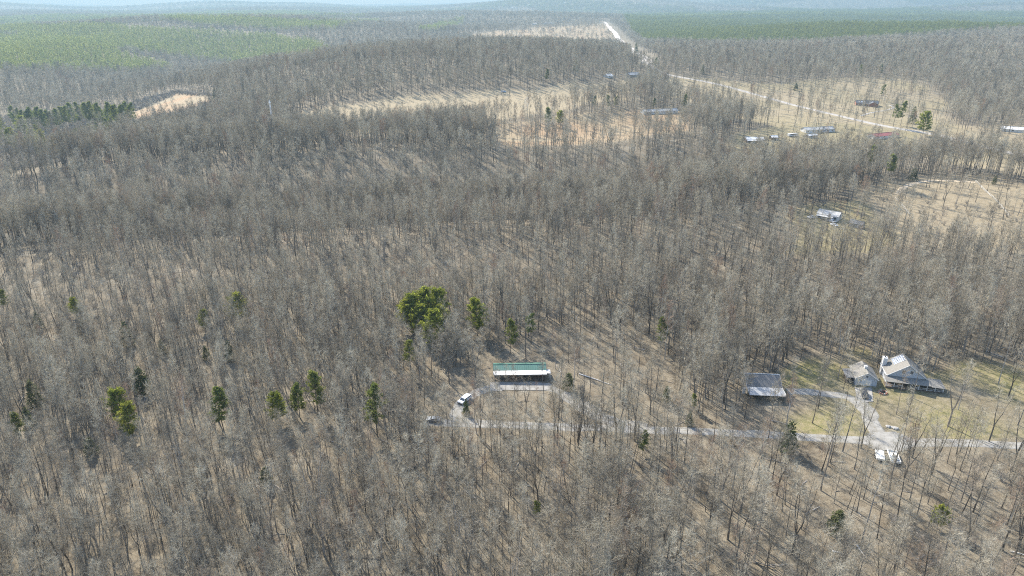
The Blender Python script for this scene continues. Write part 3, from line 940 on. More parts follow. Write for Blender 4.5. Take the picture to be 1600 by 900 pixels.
part('side_porch_roof', MB().slab([(x1+1.01, -1.0, 2.55), (x1+5.4, -1.0, 2.45), (x1+5.4, 5.0, 2.75), (x1+1.01, 5.0, 2.95)], .12), M_SHINGLE_L, H2)
part('porch_deck', MB().box(x0-1.0, -.4, .35, x1+5.2, y0-.006, .52), M_DARKWOOD, H2)
part('deck_skirt', MB().box(x0-1.0, -.38, -.4, x1+5.2, -.30, .348), M_DARKWOOD, H2)
for i in range(8):
    xx = x0 - .9 + (x1 + 5.1 - x0 + .9)*i/7
    part('post', MB().box(xx-.08, -.3, .52, xx+.08, -.14, 2.48), M_WHITE, H2)
for a in range(7):
    if a == 2:
        continue
    rl = MB()
    xa = x0 - .82 + (x1 + 6.0 - x0)*a/7; xb = x0 - .98 + (x1 + 6.0 - x0)*(a+1)/7
    rl.box(xa, -.25, 1.35, xb, -.18, 1.43); rl.box(xa, -.24, .7, xb, -.19, .77)
    for s_ in range(6):
        xs_ = xa + (xb - xa)*(s_+.5)/6
        rl.box(xs_-.02, -.235, .771, xs_+.02, -.195, 1.349)
    part('railing', rl, M_WHITE, H2)
for xx in (-4.6, -1.6, 1.6, 4.6):
    window(H2, xx, 1.1, 1.2, 1.3, y0-.005)
window(H2, -1.3, 4.6, 1.0, 1.3, y0-.005); window(H2, 1.3, 4.6, 1.0, 1.3, y0-.005)
door(H2, 0, .52, 1.0, 2.1, y0-.005, M_BRICK)
part('step', MB().box(-2.6, -1.2, -.2, -.9, -.405, .25), M_DARKWOOD, H2)
def window_side(parent, y, z, x):
    f = MB().box(x-.06, y-.6, z, x+.02, y+.6, z+1.3)
    o = part('window', f, M_WHITE, parent)
    part('pane', MB().box(x-.075, y-.5, z+.1, x-.0601, y+.5, z+1.2), M_GLASS, o)
window_side(H2, 6.0, 1.3, x0-.005)

# --- fire pit, planter and rocks in front of that house
fp = thing('fire_pit', 'round stone fire pit on the lawn between garage and porch', 'fire pit', at(1379, 614))
for i in range(12):
    a = 2*math.pi*i/12
    part('stone', MB().tube([(1.25*math.cos(a), 1.25*math.sin(a), -.1), (1.2*math.cos(a), 1.2*math.sin(a), .5)], [.30, .24], 6, cap=True), M_BRICK if i % 3 else M_ROCK, fp)
part('ash_bed', MB().cyl((0, 0, -.05), (0, 0, .15), 1.0, 1.0, 12), M_BLACK, fp)
def rock(x, y, s, seed, label):
    g = np.random.default_rng(seed)
    mb = MB()
    n = 7
    rings = [(0.0, -.15), (.95, .0), (1.0, .25), (.7, .5), (0.0, .62)]
    vs = []
    for ri, (rr, zz) in enumerate(rings):
        row = []
        for j in range(n if rr else 1):
            a = 2*math.pi*j/n
            k = g.uniform(.75, 1.2)
            row.append(len(mb.v)); mb.v.append((math.cos(a)*rr*s*k, math.sin(a)*rr*s*.8*k, zz*s))
        vs.append(row)
    for a, b in zip(vs[:-1], vs[1:]):
        for j in range(n):
            j2 = (j+1) % n
            if len(a) == 1:
                mb.f.append((a[0], b[j2], b[j]))
            elif len(b) == 1:
                mb.f.append((a[j], a[j2], b[0]))
            else:
                mb.f.append((a[j], a[j2], b[j2], b[j]))
            mb.m.append(0)
    o = link('rock', mb.mesh('rock', M_ROCK)); o.location = at(x, y)
    return tag(o, label, 'rock')
rock(1388, 667, .9, 1, 'leftmost pale rock at the lawn edge by the driveway mouth')
rock(1394, 668, .7, 2, 'middle pale rock of three at the lawn edge')
rock(1399, 670, 1.0, 3, 'rightmost pale rock of three beside the gravel road')

# ------------------------------------------------------------------ vehicles
def wheel(parent, x, y, r=.36, wdt=.24):
    o = part('wheel', MB().tube([(x, y-wdt/2, r), (x, y+wdt/2, r)], [r, r], 12, cap=True), M_BLACK, parent)
    part('rim', MB().tube([(x, y-wdt/2-.012, r), (x, y+wdt/2+.012, r)], [r*.6, r*.6], 10, cap=True), M_ALU, o)

def vehicle(name, label, cat, loc, rz, paint, L=4.7, W=1.9, kind='suv'):
    """Front is +x."""
    t = thing(name, label, cat, loc, rz)
    h = .5
    b = MB()
    if kind == 'pickup':
        prof = [(-L/2, .42), (L/2-.1, .42), (L/2, .75), (L/2-.1, 1.05), (L/2-1.5, 1.12), (-L/2, 1.10)]
        cab = [(L/2-1.65, 1.12), (L/2-2.25, 1.75), (L/2-3.4, 1.78), (L/2-3.65, 1.12)]
    else:
        prof = [(-L/2, .40), (L/2-.12, .40), (L/2, .72), (L/2-.12, .98), (L/2-1.2, 1.08), (-L/2, 1.10)]
        cab = [(L/2-1.15, 1.08), (L/2-1.95, 1.66), (-L/2+.35, 1.70), (-L/2+.02, 1.10)] if kind == 'suv' else [(L/2-1.25, 1.02), (L/2-2.0, 1.45), (-L/2+1.2, 1.45), (-L/2+.5, 1.06)]
    b.prism(prof, -W/2, W/2)
    part('body', b, paint, t)
    i = W/2 - .12
    part('cabin', MB().prism(cab, -i, i), paint, t)
    # glass set proud of the cabin
    x_f, x_ft = cab[0][0], cab[1][0]
    zf, zt = cab[0][1], cab[1][1]
    dx = .02
    part('windscreen', MB().slab([(x_f-.03+dx, -i+.1, zf+.06), (x_f-.03+dx, i-.1, zf+.06), (x_ft+.04+dx, i-.16, zt-.05), (x_ft+.04+dx, -i+.16, zt-.05)], .012), M_GLASS, t)
    xb, xbt = cab[3][0], cab[2][0]
    part('rear_window', MB().slab([(xb+.03-dx, i-.1, cab[3][1]+.06), (xb+.03-dx, -i+.1, cab[3][1]+.06), (xbt-.03-dx, -i+.16, zt-.05), (xbt-.03-dx, i-.16, zt-.05)], .012), M_GLASS, t)
    for s in (-1, 1):
        y_ = s*(i + .004)
        ya, yb = min(y_, y_ + s*.012), max(y_, y_ + s*.012)
        xm = (cab[0][0] + cab[3][0])/2
        for (p, q) in ((xm + .06, x_ft + .12), (xbt + .1, xm - .06)):
            part('side_window', MB().prism([(p, zf+.12), (q, zf+.12), (q, zt-.1), (p, zt-.1)], ya, yb), M_GLASS, t)
        part('headlight', MB().box(L/2-.1, s*(W/2-.28)-.18, .74, L/2+.012, s*(W/2-.28)+.18, .9), M_ALU, t)
        part('tail_light', MB().box(-L/2-.015, s*(W/2-.2)-.12, .8, -L/2+.02, s*(W/2-.2)+.12, 1.04), M_RED, t)
    if kind == 'pickup':
        part('bed', MB().box(-L/2+.12, -W/2+.15, 1.101, L/2-3.75, W/2-.15, 1.13), M_BLACK, t)
    part('bumper', MB().box(L/2-.06, -W/2+.05, .42, L/2+.06, W/2-.05, .62), M_BLACK, t)
    for xx in (L/2-.95, -L/2+.95):
        for s in (-1, 1):
            wheel(t, xx, s*(W/2-.1))
    return t

def face(px, py, qx, qy):
    a, b = at(px, py), at(qx, qy)
    return a, math.atan2(b[1]-a[1], b[0]-a[0])
M_CARWHITE = simple('white_car_paint', (.80, .80, .79), (.74, .74, .73), 1, .25, 0, .6)
M_CARDARK = simple('dark_car_paint', (.03, .032, .04), (.04, .042, .05), 1, .2, .3, .6)
M_CARGREY = simple('grey_car_paint', (.34, .37, .40), (.30, .33, .36), 1, .25, .3, .6)
M_TRAILER = simple('trailer_white', (.80, .79, .75), (.70, .68, .63), 1.5, .6)
a, rz = face(726, 627, 712, 637)
vehicle('parked_car', 'white four door vehicle parked on the left bend of the gravel loop', 'car', a, rz, M_CARWHITE, 5.2, 2.0, 'suv')
a, rz = face(678, 658, 664, 657)
vehicle('parked_car', 'grey car half hidden by trees at the left end of the gravel road', 'car', a, rz, M_CARGREY, 4.6, 1.85, 'sedan')
a, rz = face(1350, 619, 1353, 628)
vehicle('parked_car', 'dark car parked on the pale concrete in front of the gabled garage', 'car', a, rz, M_CARDARK, 4.6, 1.85, 'suv')

def flat_trailer(label, loc, rz, L, W, load):
    t = thing('utility_trailer', label, 'trailer', loc, rz)
    part('bed', MB().box(-L/2, -W/2, .55, L/2, W/2, .68), M_TRAILER, t)
    for a in ((-L/2, -W/2, L/2, -W/2+.09), (-L/2, W/2-.09, L/2, W/2), (-L/2, -W/2+.091, -L/2+.09, W/2-.091), (L/2-.09, -W/2+.091, L/2, W/2-.091)):
        part('side_board', MB().box(a[0], a[1], .681, a[2], a[3], 1.15), M_TRAILER, t)
    part('tongue', MB().tube([(L/2, -.5, .6), (L/2+1.3, 0, .6)], [.05, .05], 4, cap=True).tube([(L/2, .5, .6), (L/2+1.3, 0, .6)], [.05, .05], 4, cap=True), M_BLACK, t)
    for xx in (-.5, .5):
        for s in (-1, 1):
            wheel(t, xx, s*(W/2+.14), .34, .2)
    if load:
        part('load', MB().box(-L/2+.4, -W/2+.35, .681, 0, W/2-.3, 1.0).box(-L/2+.8, -W/2+.5, 1.001, -.4, W/2-.6, 1.2), M_CARGREY, t)
    else:
        part('cover', MB().box(-L/2+.095, -W/2+.095, .9, L/2-.095, W/2-.095, 1.12), M_TRAILER, t)
    return t
a, rz = face(1374, 715, 1372, 703)
flat_trailer('white covered trailer, left of two beside the gravel turnout', a, rz, 4.4, 2.2, False)
a, rz = face(1396, 717, 1391, 703)
flat_trailer('white open trailer with a grey load, right of two by the turnout', a, rz, 5.6, 2.5, True)

# ------------------------------------------------------------------ distant houses
def long_house(name, label, cat, l, r, depth, ze, rise, wall, roof, nwin=4, porch=None, rzo=0):
    c, rz, wd = base_of(l, r)
    t = thing(name, label, cat, c, rz + rzo)
    x0, x1 = -wd/2, wd/2
    mb = MB().box(x0, 0, -1.5, x1, depth, ze)
    for xx in (x0, x1-.1):
        i = len(mb.v)
        mb.v += [(xx, 0, ze), (xx, depth, ze), (xx, depth/2, ze+rise*.97), (xx+.1, 0, ze), (xx+.1, depth, ze), (xx+.1, depth/2, ze+rise*.97)]
        mb.f += [(i, i+2, i+1), (i+3, i+4, i+5), (i+1, i+2, i+5, i+4), (i+2, i, i+3, i+5)]; mb.m += [0]*4
    part('wall', mb, wall, t)
    rf = part('roof', gable_x(MB(), x0, x1, 0, depth, ze+.12, rise, .16, .5), roof, t)
    ridge_cap(rf, [(x0-.5, depth/2, ze+.12+rise+.02), (x1+.5, depth/2, ze+.12+rise+.02)], roof, .16)
    for i in range(nwin):
        xx = x0 + wd*(i + .5)/nwin
        if i == nwin//2:
            door(t, xx, .1, 1.1, 2.1, -.005, M_WHITE)
        else:
            window(t, xx, .95, 1.4, 1.2, -.005)
    if porch:
        part('porch_roof', MB().slab([(x0+wd*porch[0], -2.8, ze-.7), (x0+wd*porch[1], -2.8, ze-.7), (x0+wd*porch[1], -.52, ze-.25), (x0+wd*porch[0], -.52, ze-.25)], .12), roof, t)
        for i in range(4):
            xx = x0 + wd*(porch[0] + .02 + (porch[1]-porch[0]-.04)*i/3)
            part('post', MB().box(xx-.1, -2.7, -1, xx+.1, -2.5, ze-.82), M_WHITE, t)
    return t, rf, wd

t, rf, wd = long_house('ranch_house', 'charcoal roofed house with skylights on the field beyond the paved road', 'house', (1337, 164), (1372, 167), 11, 3.0, 2.9, M_BRICK, M_DKROOF, 6, (.25, .7), R(6))
kx = 2.9/5.5
for i in range(3):
    xx = -wd*.38 + i*3.0
    part('skylight', MB().slab([(xx, 1.6, 3.12+1.6*kx+.1), (xx+1.5, 1.6, 3.12+1.6*kx+.1), (xx+1.5, 3.6, 3.12+3.6*kx+.1), (xx, 3.6, 3.12+3.6*kx+.1)], .08), M_ALU, rf)
wg = part('wing_roof', gable_y(MB(), wd*.08, wd*.42, -4.0, 5.0, 3.1, 2.2, .16, .4), M_DKROOF, t)
part('wing_wall', MB().prism([(wd*.08, -1), (wd*.42, -1), (wd*.42, 2.9), (wd*.25, 5.0), (wd*.08, 2.9)], -3.6, -.002), M_BRICK, t)
long_house('greenhouse_barn', 'long pale barn with a weathered metal roof at the orange field', 'barn', (1006, 179), (1059, 177), 9, 3.0, 1.8, M_WHITE, M_STEEL, 5)
long_house('long_house', 'long grey roofed house left of the red roofed one', 'house', (1259, 208), (1304, 206), 9, 2.9, 1.7, M_WHITE, M_STEEL, 6)
long_house('red_house', 'low house with a bright red metal roof near the paved road', 'house', (1367, 218), (1404, 214), 9, 2.6, 1.8, M_WHITE, M_RED, 4)
long_house('shed', 'brown open sided shed with a white roof, leftmost in its yard', 'shed', (1166, 223), (1193, 224), 9, 3.2, 1.4, M_DARKWOOD, M_WHITEROOF, 3, (.0, .9))
long_house('shed', 'small dark shed with a white roof between brown shed and long house', 'shed', (1206, 219), (1216, 219), 6, 2.6, 1.2, M_DARKWOOD, M_WHITEROOF, 2)
long_house('shed', 'tan little shed close in front of the long grey roofed house', 'shed', (1264, 216), (1277, 215), 5, 2.4, 1.0, M_SIDING, M_WHITEROOF, 2)
long_house('house', 'white roofed house at the right edge beside the paved road', 'house', (1564, 205), (1612, 209), 10, 2.8, 1.8, M_WHITE, M_WHITEROOF, 4)
long_house('house', 'pink roofed house far off among bare trees above the paved road', 'house', (1236, 89), (1258, 89), 14, 3.2, 3.0, M_WHITE, simple('faded_red_roof', (.45, .22, .18), (.5, .28, .24), .4), 4)
long_house('cottage', 'pale hip roofed cottage in trees near the start of the paved road', 'house', (984, 120), (1000, 120), 11, 3.0, 2.6, M_SIDING, M_LEANTO, 3)
long_house('cottage', 'tiny white roofed cottage left of the pale hip roofed one', 'house', (950, 122), (958, 121), 9, 2.8, 2.0, M_WHITE, M_WHITEROOF, 2)
long_house('barn', 'white roofed barn at the far edge of the logged clearing', 'barn', (831, 39), (840, 39), 26, 6, 4, M_WHITE, M_WHITEROOF, 3)
long_house('farm_shed', 'row of low white roofed sheds beyond the logged clearing', 'barn', (850, 38), (866, 37), 14, 4, 3, M_WHITE, M_WHITEROOF, 4)
long_house('warehouse', 'farthest white building near the top edge, right one', 'barn', (871, 6), (886, 5), 40, 9, 6, M_WHITE, M_WHITEROOF, 4)
long_house('warehouse', 'small white building on the far green hill, left of the farthest one', 'barn', (822, 9), (829, 9), 26, 8, 5, M_WHITE, M_WHITEROOF, 3)
long_house('warehouse', 'white building on the far hill left of the two others', 'barn', (798, 13), (806, 13), 26, 8, 5, M_WHITE, M_WHITEROOF, 3)
# house in the wood below the arena
t, rf, wd = long_house('woodland_house', 'metal roofed house in the wood left of the riding arena', 'house', (1276, 340), (1308, 347), 8.5, 3.0, 1.6, M_WHITE, M_STEEL, 4, (.0, .8))
t, rf, wd2 = long_house('carport', 'small dark roofed shed right of the metal roofed woodland house', 'shed', (1326, 353), (1345, 358), 5, 2.4, 1.2, M_SIDING, M_DKROOF, 2)
a, rz = face(1303, 353, 1312, 357)
vehicle('parked_car', 'white car parked nearest in front of the metal roofed woodland house', 'car', a, rz, M_CARWHITE, 4.7, 1.9, 'sedan')
a, rz = face(1299, 347, 1308, 350)
vehicle('parked_car', 'white tall car behind the nearest one at the woodland house', 'car', a, rz, M_CARWHITE, 5.0, 2.0, 'suv')
a, rz = face(1268, 341, 1258, 342)
vehicle('pickup_truck', 'white pickup truck left of the metal roofed woodland house', 'truck', a, rz, M_CARWHITE, 5.6, 2.0, 'pickup')
a, rz = face(787, 144, 795, 144)
vehicle('parked_car', 'tiny pale blue van parked on the far edge of the tan field', 'car', a, rz, simple('blue_car_paint', (.30, .42, .60), (.3, .4, .55), 1, .3), 6.0, 2.2, 'suv')
a, rz = face(1238, 213, 1252, 212)
ct = thing('camper', 'long white camper trailer beside the long grey roofed house', 'camper', a, rz)
part('body', MB().prism([(-5, .5), (5, .5), (5.2, 1.4), (4.8, 2.7), (-5, 2.8)], -1.2, 1.2), M_WHITE, ct)
part('window_band', MB().box(-3.5, -1.215, 1.5, 3.5, -1.201, 2.2), M_GLASS, ct)
wheel(ct, -.6, -1.1); wheel(ct, -.6, 1.1); wheel(ct, .6, -1.1); wheel(ct, .6, 1.1)

# ------------------------------------------------------------------ riding arena and fences
M_FENCE = simple('weathered_white_wood', (.62, .59, .53), (.52, .49, .43), 1.0)
def fence(label, pts, spacing=2.6, hh=1.3):
    L = pline(pts, 1.0)
    s = np.concatenate([[0], np.cumsum(np.linalg.norm(np.diff(L, axis=0), axis=1))])
    n = max(2, int(s[-1]/spacing))
    X = np.interp(np.linspace(0, s[-1], n+1), s, L[:, 0]); Y = np.interp(np.linspace(0, s[-1], n+1), s, L[:, 1])
    Z = height(X, Y)
    t = thing('rail_fence', label, 'fence', (X[0], Y[0], Z[0]))
    me = MB().box(-.09, -.09, -.3, .09, .09, hh).mesh('post', M_FENCE)
    for i in range(n+1):
        o = link('post', me, t); o.location = (X[i]-X[0], Y[i]-Y[0], Z[i]-Z[0])
    for i in range(n):
        r_ = MB()
        for hz in (.5, 1.1):
            r_.tube([(X[i]-X[0], Y[i]-Y[0], Z[i]-Z[0]+hz), (X[i+1]-X[0], Y[i+1]-Y[0], Z[i+1]-Z[0]+hz)], [.07, .07], 4, cap=True)
        part('rail', r_, M_FENCE, t)
fence('white rail fence along the right side of the riding arena', [(1524, 284), (1538, 298), (1554, 312), (1566, 325), (1576, 338)])
fence('short white rail fence at the left end of the riding arena', [(1398, 310), (1406, 318), (1416, 330), (1421, 337)])
L_ARENA = pline([(1400, 304), (1412, 293), (1430, 286), (1460, 282), (1500, 283), (1524, 285)], 3)
strip('arena_track', L_ARENA, 4.5, gravel_mat('arena_sand', (.46, .36, .24), (.56, .45, .31), (.62, .52, .38), .4), .12, .2, seed=9)

TREES_XY = []                        # (x, y, clear radius) that scattered trees keep away from
# ------------------------------------------------------------------ lattice mast
def mast():
    p = at(424, 181, 15)
    Hm = 30.0
    for q in range(9):
        TREES_XY.append((p[0]*(1 - .006*q), p[1]*(1 - .006*q), 4.0))
    t = thing('lattice_mast', 'slender lattice mast with pale crossbars rising from the bare wood', 'mast', p)
    for q in range(3):
        a = 2*math.pi*q/3
        part('mast_leg', MB().tube([(1.3*math.cos(a), 1.3*math.sin(a), -1), (.5*math.cos(a), .5*math.sin(a), Hm*.9), (0, 0, Hm)], [.24, .20, .10], 4), M_ALU, t)
    for i in range(11):
        z0, z1 = Hm*.9*i/11, Hm*.9*(i+1)/11
        b = MB()
        for q in range(3):
            a, c_ = 2*math.pi*q/3, 2*math.pi*(q+1)/3
            r_0, r_1 = 1.3-.8*i/11, 1.3-.8*(i+1)/11
            b.tube([(r_0*math.cos(a), r_0*math.sin(a), z0), (r_1*math.cos(c_), r_1*math.sin(c_), z1)], [.12, .12], 3)
            b.tube([(r_1*math.cos(a), r_1*math.sin(a), z1), (r_1*math.cos(c_), r_1*math.sin(c_), z1)], [.16, .16], 3)
        part('brace', b, M_WHITE if i % 2 == 0 else M_ALU, t)
    hd = MB().tube([(-.9, 0, Hm-2.2), (0, 0, Hm+.4)], [.16, .12], 4, cap=True).tube([(.9, 0, Hm-2.2), (0, 0, Hm+.4)], [.16, .12], 4, cap=True).box(-1.1, -.2, Hm-2.6, 1.1, .2, Hm-2.2)
    part('mast_head', hd, M_WHITE, t)
mast()

# ------------------------------------------------------------------ evergreens one by one
PINES = {'pine': [pine(101, 15, .34, 3.5), pine(102, 17, .42, 3.8), pine(103, 13, .25, 3.2)],
         'lime': [pine(111, 13, .26, 4.3, 15, 7, 5, .46, 10, .40), pine(112, 12, .24, 4.6, 14, 7, 5, .48, 10, .40)],
         'cedar': [cedar(121, 8, 2.3, 330), cedar(122, 9, 2.2, 340), cedar(123, 7, 2.6, 330)],
         'tall': [pine(131, 19, .5, 3.4, 12, 5, 4, .7, 6, .5)]}
PM = {'pine': M_NEEDLE, 'lime': M_LIME, 'cedar': M_CEDAR, 'tall': M_NEEDLE}
PMESH = {k: [(T.mesh(k + '_trunk', M_BARK), K.mesh(k + '_crown', PM[k]), max(v[2] for v in T.v)) for T, K in L] for k, L in PINES.items()}
rngp = random.Random(5)
def evergreen(kind, px, py, hpx, label, group=None, var=None):
    """Crown centre at a photo pixel, about hpx pixels tall."""
    me = PMESH[kind][(var if var is not None else rngp.randrange(99)) % len(PMESH[kind])]
    P = at(px, py)
    h = 12.0
    for _ in range(3):
        P = at(px, py, .62*h)
        dep = project(P[0], P[1], P[2])[2]
        cosd = math.cos(math.atan2(CAM_H - P[2], math.hypot(P[0], P[1])))
        h = (.92 if kind == 'cedar' else 1.22)*hpx*dep/FPX/max(cosd, .5)
    s = h/me[2]
    nm = 'cedar_tree' if kind == 'cedar' else 'pine_tree'
    t = thing(nm, label, 'pine' if kind != 'cedar' else 'cedar', P, rngp.uniform(0, 6.28), group)
    t.scale = (s*rngp.uniform(.95, 1.15), s*rngp.uniform(.95, 1.15), s)
    link('trunk', me[0], t); link('crown', me[1], t)
    TREES_XY.append((P[0], P[1], 2.6*s))
    dv = -P[:2]/np.linalg.norm(P[:2])
    for q in (4.5, 9.0, 13.0, 17.0):                       # such trees stand at small openings in the wood
        TREES_XY.append((P[0] + dv[0]*q, P[1] + dv[1]*q, 2.4))
    return t
EV = [
 ('lime', 372, 476, 40, 'round yellow green pine alone in the grey woods at left centre'),
 ('cedar', 196, 520, 38, 'dark bushy cedar in the bare woods below the lone yellow green pine'),
 ('lime', 115, 477, 26, 'small pale green pine high in the left woods'),
 ('cedar', 58, 499, 26, 'small dark cedar above the left woods near the picture edge'),
 ('pine', 6, 468, 34, 'dark pine cut by the left picture edge'),
 ('lime', 318, 497, 28, 'faint light green pine just left below the round yellow green one'),
 ('cedar', 357, 546, 32, 'dark green cedar midway between round yellow pine and gravel loop'),
 ('cedar', 252, 541, 22, 'small dark cedar in the middle of the left woods'),
 ('cedar', 321, 550, 20, 'smallest dark cedar left of the dark green one'),
 ('cedar', 218, 592, 40, 'tall black green cedar with a bare lower trunk in left woods'),
 ('lime', 182, 628, 44, 'upper of two bright lime pines touching in the left woods'),
 ('lime', 200, 652, 46, 'lower of two bright lime pines touching in the left woods'),
 ('cedar', 50, 613, 42, 'dark cedar above the pale one near the left edge'),
 ('pine', 24, 664, 40, 'green pine close to the left edge beneath the dark cedar'),
 ('cedar', 42, 650, 30, 'small cedar beside the green pine near the left edge'),
 ('pine', 492, 608, 56, 'broad green pine, largest of the row left of the gravel loop'),
 ('pine', 464, 620, 44, 'green pine at the left shoulder of the broad one'),
 ('lime', 432, 632, 40, 'smaller light green pine at the end of the row'),
 ('pine', 342, 632, 52, 'greyish green pine standing alone between lime pair and row'),
 ('pine', 585, 632, 62, 'tall green pine just left of the grey parked car'),
 ('cedar', 414, 742, 24, 'dark cedar low in the dense foreground woods'),
 ('cedar', 140, 695, 26, 'small dark cedar under the lime pair'),
 ('lime', 645, 482, 50, 'left pine of the bright lime cluster behind the long house'),
 ('lime', 664, 476, 54, 'middle pine of the bright lime cluster behind the long house'),
 ('lime', 683, 473, 48, 'right pine of the bright lime cluster behind the long house'),
 ('lime', 676, 508, 50, 'lower front pine of the bright lime cluster'),
 ('lime', 690, 496, 40, 'small lime pine tucked at the right of the cluster'),
 ('lime', 634, 486, 42, 'lime pine at the far left shoulder of the bright cluster'),
 ('lime', 655, 496, 44, 'lime pine in the gap at the centre of the bright cluster'),
 ('lime', 745, 489, 46, 'single lime pine right of the bright cluster'),
 ('pine', 798, 520, 42, 'dull green pine behind the green roof'),
 ('pine', 640, 552, 44, 'dull green pine left of the clearing below the lime cluster'),
 ('pine', 830, 508, 38, 'faint green pine right of the dull one behind the green roof'),
 ('cedar', 888, 594, 25, 'dark cedar right of the long green roofed house'),
 ('pine', 1034, 516, 40, 'dull green pine among bare trunks right of the clearing'),
 ('cedar', 1042, 614, 22, 'dark cedar in the right part of the clearing'),
 ('pine', 1084, 626, 22, 'broad dark pine at the right end of the clearing'),
 ('cedar', 1078, 652, 22, 'low dark cedar just above the gravel road'),
 ('pine', 1006, 688, 30, 'olive pine just below the gravel road'),
 ('cedar', 1234, 680, 46, 'large dark cedar beside the gravel road left of the driveway'),
 ('cedar', 728, 634, 22, 'small dark cedar at the gravel loop near the white vehicle'),
 ('lime', 1470, 804, 30, 'pale olive pine in the sparse right foreground'),
 ('cedar', 1310, 812, 34, 'grey olive cedar in the right foreground left of the pale pine'),
 ('pine', 838, 795, 24, 'low dull green pine in the foreground below the loop'),
 ('tall', 1363, 248, 42, 'left of two tall pines behind the riding arena'),
 ('tall', 1392, 262, 42, 'right of two tall pines behind the riding arena'),
 ('cedar', 1428, 271, 20, 'round dark cedar right of the two tall pines'),
 ('cedar', 1555, 280, 14, 'small dark cedar above the right arena fence'),
 ('pine', 1400, 177, 28, 'left pine of the dark cluster in front of the charcoal house'),
 ('pine', 1412, 173, 30, 'middle pine of the dark cluster by the charcoal house'),
 ('cedar', 1428, 178, 26, 'right dark tree of the cluster by the charcoal house'),
 ('lime', 1447, 188, 30, 'yellow green pine right of the dark cluster'),
 ('tall', 856, 186, 36, 'lone tall dark pine standing on the orange field'),
 ('lime', 876, 182, 20, 'small yellowish pine right of the lone tall one'),
 ('pine', 930, 158, 18, 'green pine left above the weathered metal barn'),
 ('pine', 950, 158, 20, 'second green pine left above the weathered metal barn'),
 ('pine', 963, 159, 18, 'third green pine nearest the weathered metal barn'),
 ('pine', 1022, 160, 14, 'low green pine just behind the weathered metal barn'),
 ('pine', 1070, 157, 20, 'green pine right of the weathered metal barn'),
 ('cedar', 1098, 107, 14, 'small dark cone shaped cedar above the paved road bend'),
 ('cedar', 1244, 135, 11, 'tiny black cone shaped cedar on the bare field by the road'),
 ('pine', 1345, 110, 18, 'dark pine beyond the charcoal roofed house, left of two'),
 ('pine', 1377, 108, 16, 'dark pine beyond the charcoal roofed house, right of two'),
 ('pine', 1381, 142, 20, 'olive pine just right behind the charcoal roofed house'),
 ('pine', 1025, 98, 16, 'green pine at the bend where clay road meets paved road'),
 ('cedar', 994, 76, 16, 'dark round tree beside the pale clay road'),
 ('pine', 855, 116, 16, 'dark pine above the tan field'),
 ('pine', 900, 105, 20, 'lighter pine above the right end of the tan field'),
 ('cedar', 336, 147, 18, 'dark cedar at the right tip of the orange clearing'),
]
for k, x, y, h, lab in EV:
    evergreen(k, x, y, h, lab)
# two rows of pines along the clearing on the left, and the clumps beside them
for i in range(34):
    t = i/33
    evergreen('pine', 36 + 172*t + rngp.uniform(-3, 3), 184 - 10*t + 8*math.sin(t*9)*.4 + rngp.uniform(-3, 3), rngp.uniform(22, 32), 'dark green pine in the tall row left of the orange clearing', 'tall pine row left of the clearing', 2)
for i in range(30):
    t = i/29
    evergreen('pine', 58 + 132*t + rngp.uniform(-3, 3), 232 - 42*t + rngp.uniform(-2.5, 2.5), rngp.uniform(14, 24), 'green pine in the sloping lower row beneath the orange clearing', 'lower pine row under the clearing', 2)
for i in range(22):
    evergreen('lime' if i % 3 == 0 else 'pine', rngp.uniform(-10, 66), rngp.uniform(176, 226), rngp.uniform(16, 30), 'green pine in the loose clump at the left edge beside the clearing', 'pine clump at the left edge')
for i in range(16):
    t = i/15
    evergreen('pine', 140 + 60*t, 192 - 13*t + rngp.uniform(-2, 2), rngp.uniform(6, 10), 'young low pine along the clearing edge', 'young pines on the clearing edge')

# ------------------------------------------------------------------ individually placed bare trees
HOUSES = []
for o in list(C.objects):
    if o.type == 'EMPTY' and o.get('category') in ('house', 'barn', 'garage', 'shed'):
        xs = [c_ for ch in o.children for c_ in ch.bound_box]
        a = np.array(xs)
        HOUSES.append((o.matrix_basis.copy(), a[:, 0].min()-1.5, a[:, 0].max()+1.5, a[:, 1].min()-(9.0 if o.location.y < 460 else 4.0), a[:, 1].max()+1.5))
def blocked(x, y, rad=0.0):
    """True where a building, road or placed evergreen stands."""
    b = np.zeros(x.shape, bool)
    for mw, xa, xb, ya, yb in HOUSES:
        i = mw.inverted()
        lx = i[0][0]*x + i[0][1]*y + i[0][3]; ly = i[1][0]*x + i[1][1]*y + i[1][3]
        b |= (lx > xa) & (lx < xb) & (ly > ya) & (ly < yb)
    for L, wd_ in ((L_ROAD, 3.6), (L_LOOP, 3.6), (L_DA, 3.4), (L_DB, 3.0)):
        near = (x > L[:, 0].min()-9) & (x < L[:, 0].max()+9) & (y > L[:, 1].min()-9) & (y < L[:, 1].max()+9)
        if near.any():
            d = poly_dist(L[::2], x[near], y[near], False)
            b[near] |= d < wd_
    for L, wd_ in ((L_FAR, 9.0), (L_CLAY, 26.0)):
        d = poly_dist(L[::3], x, y, False)
        b |= d < wd_
    b |= inside(PG['pad'], x, y)
    return b

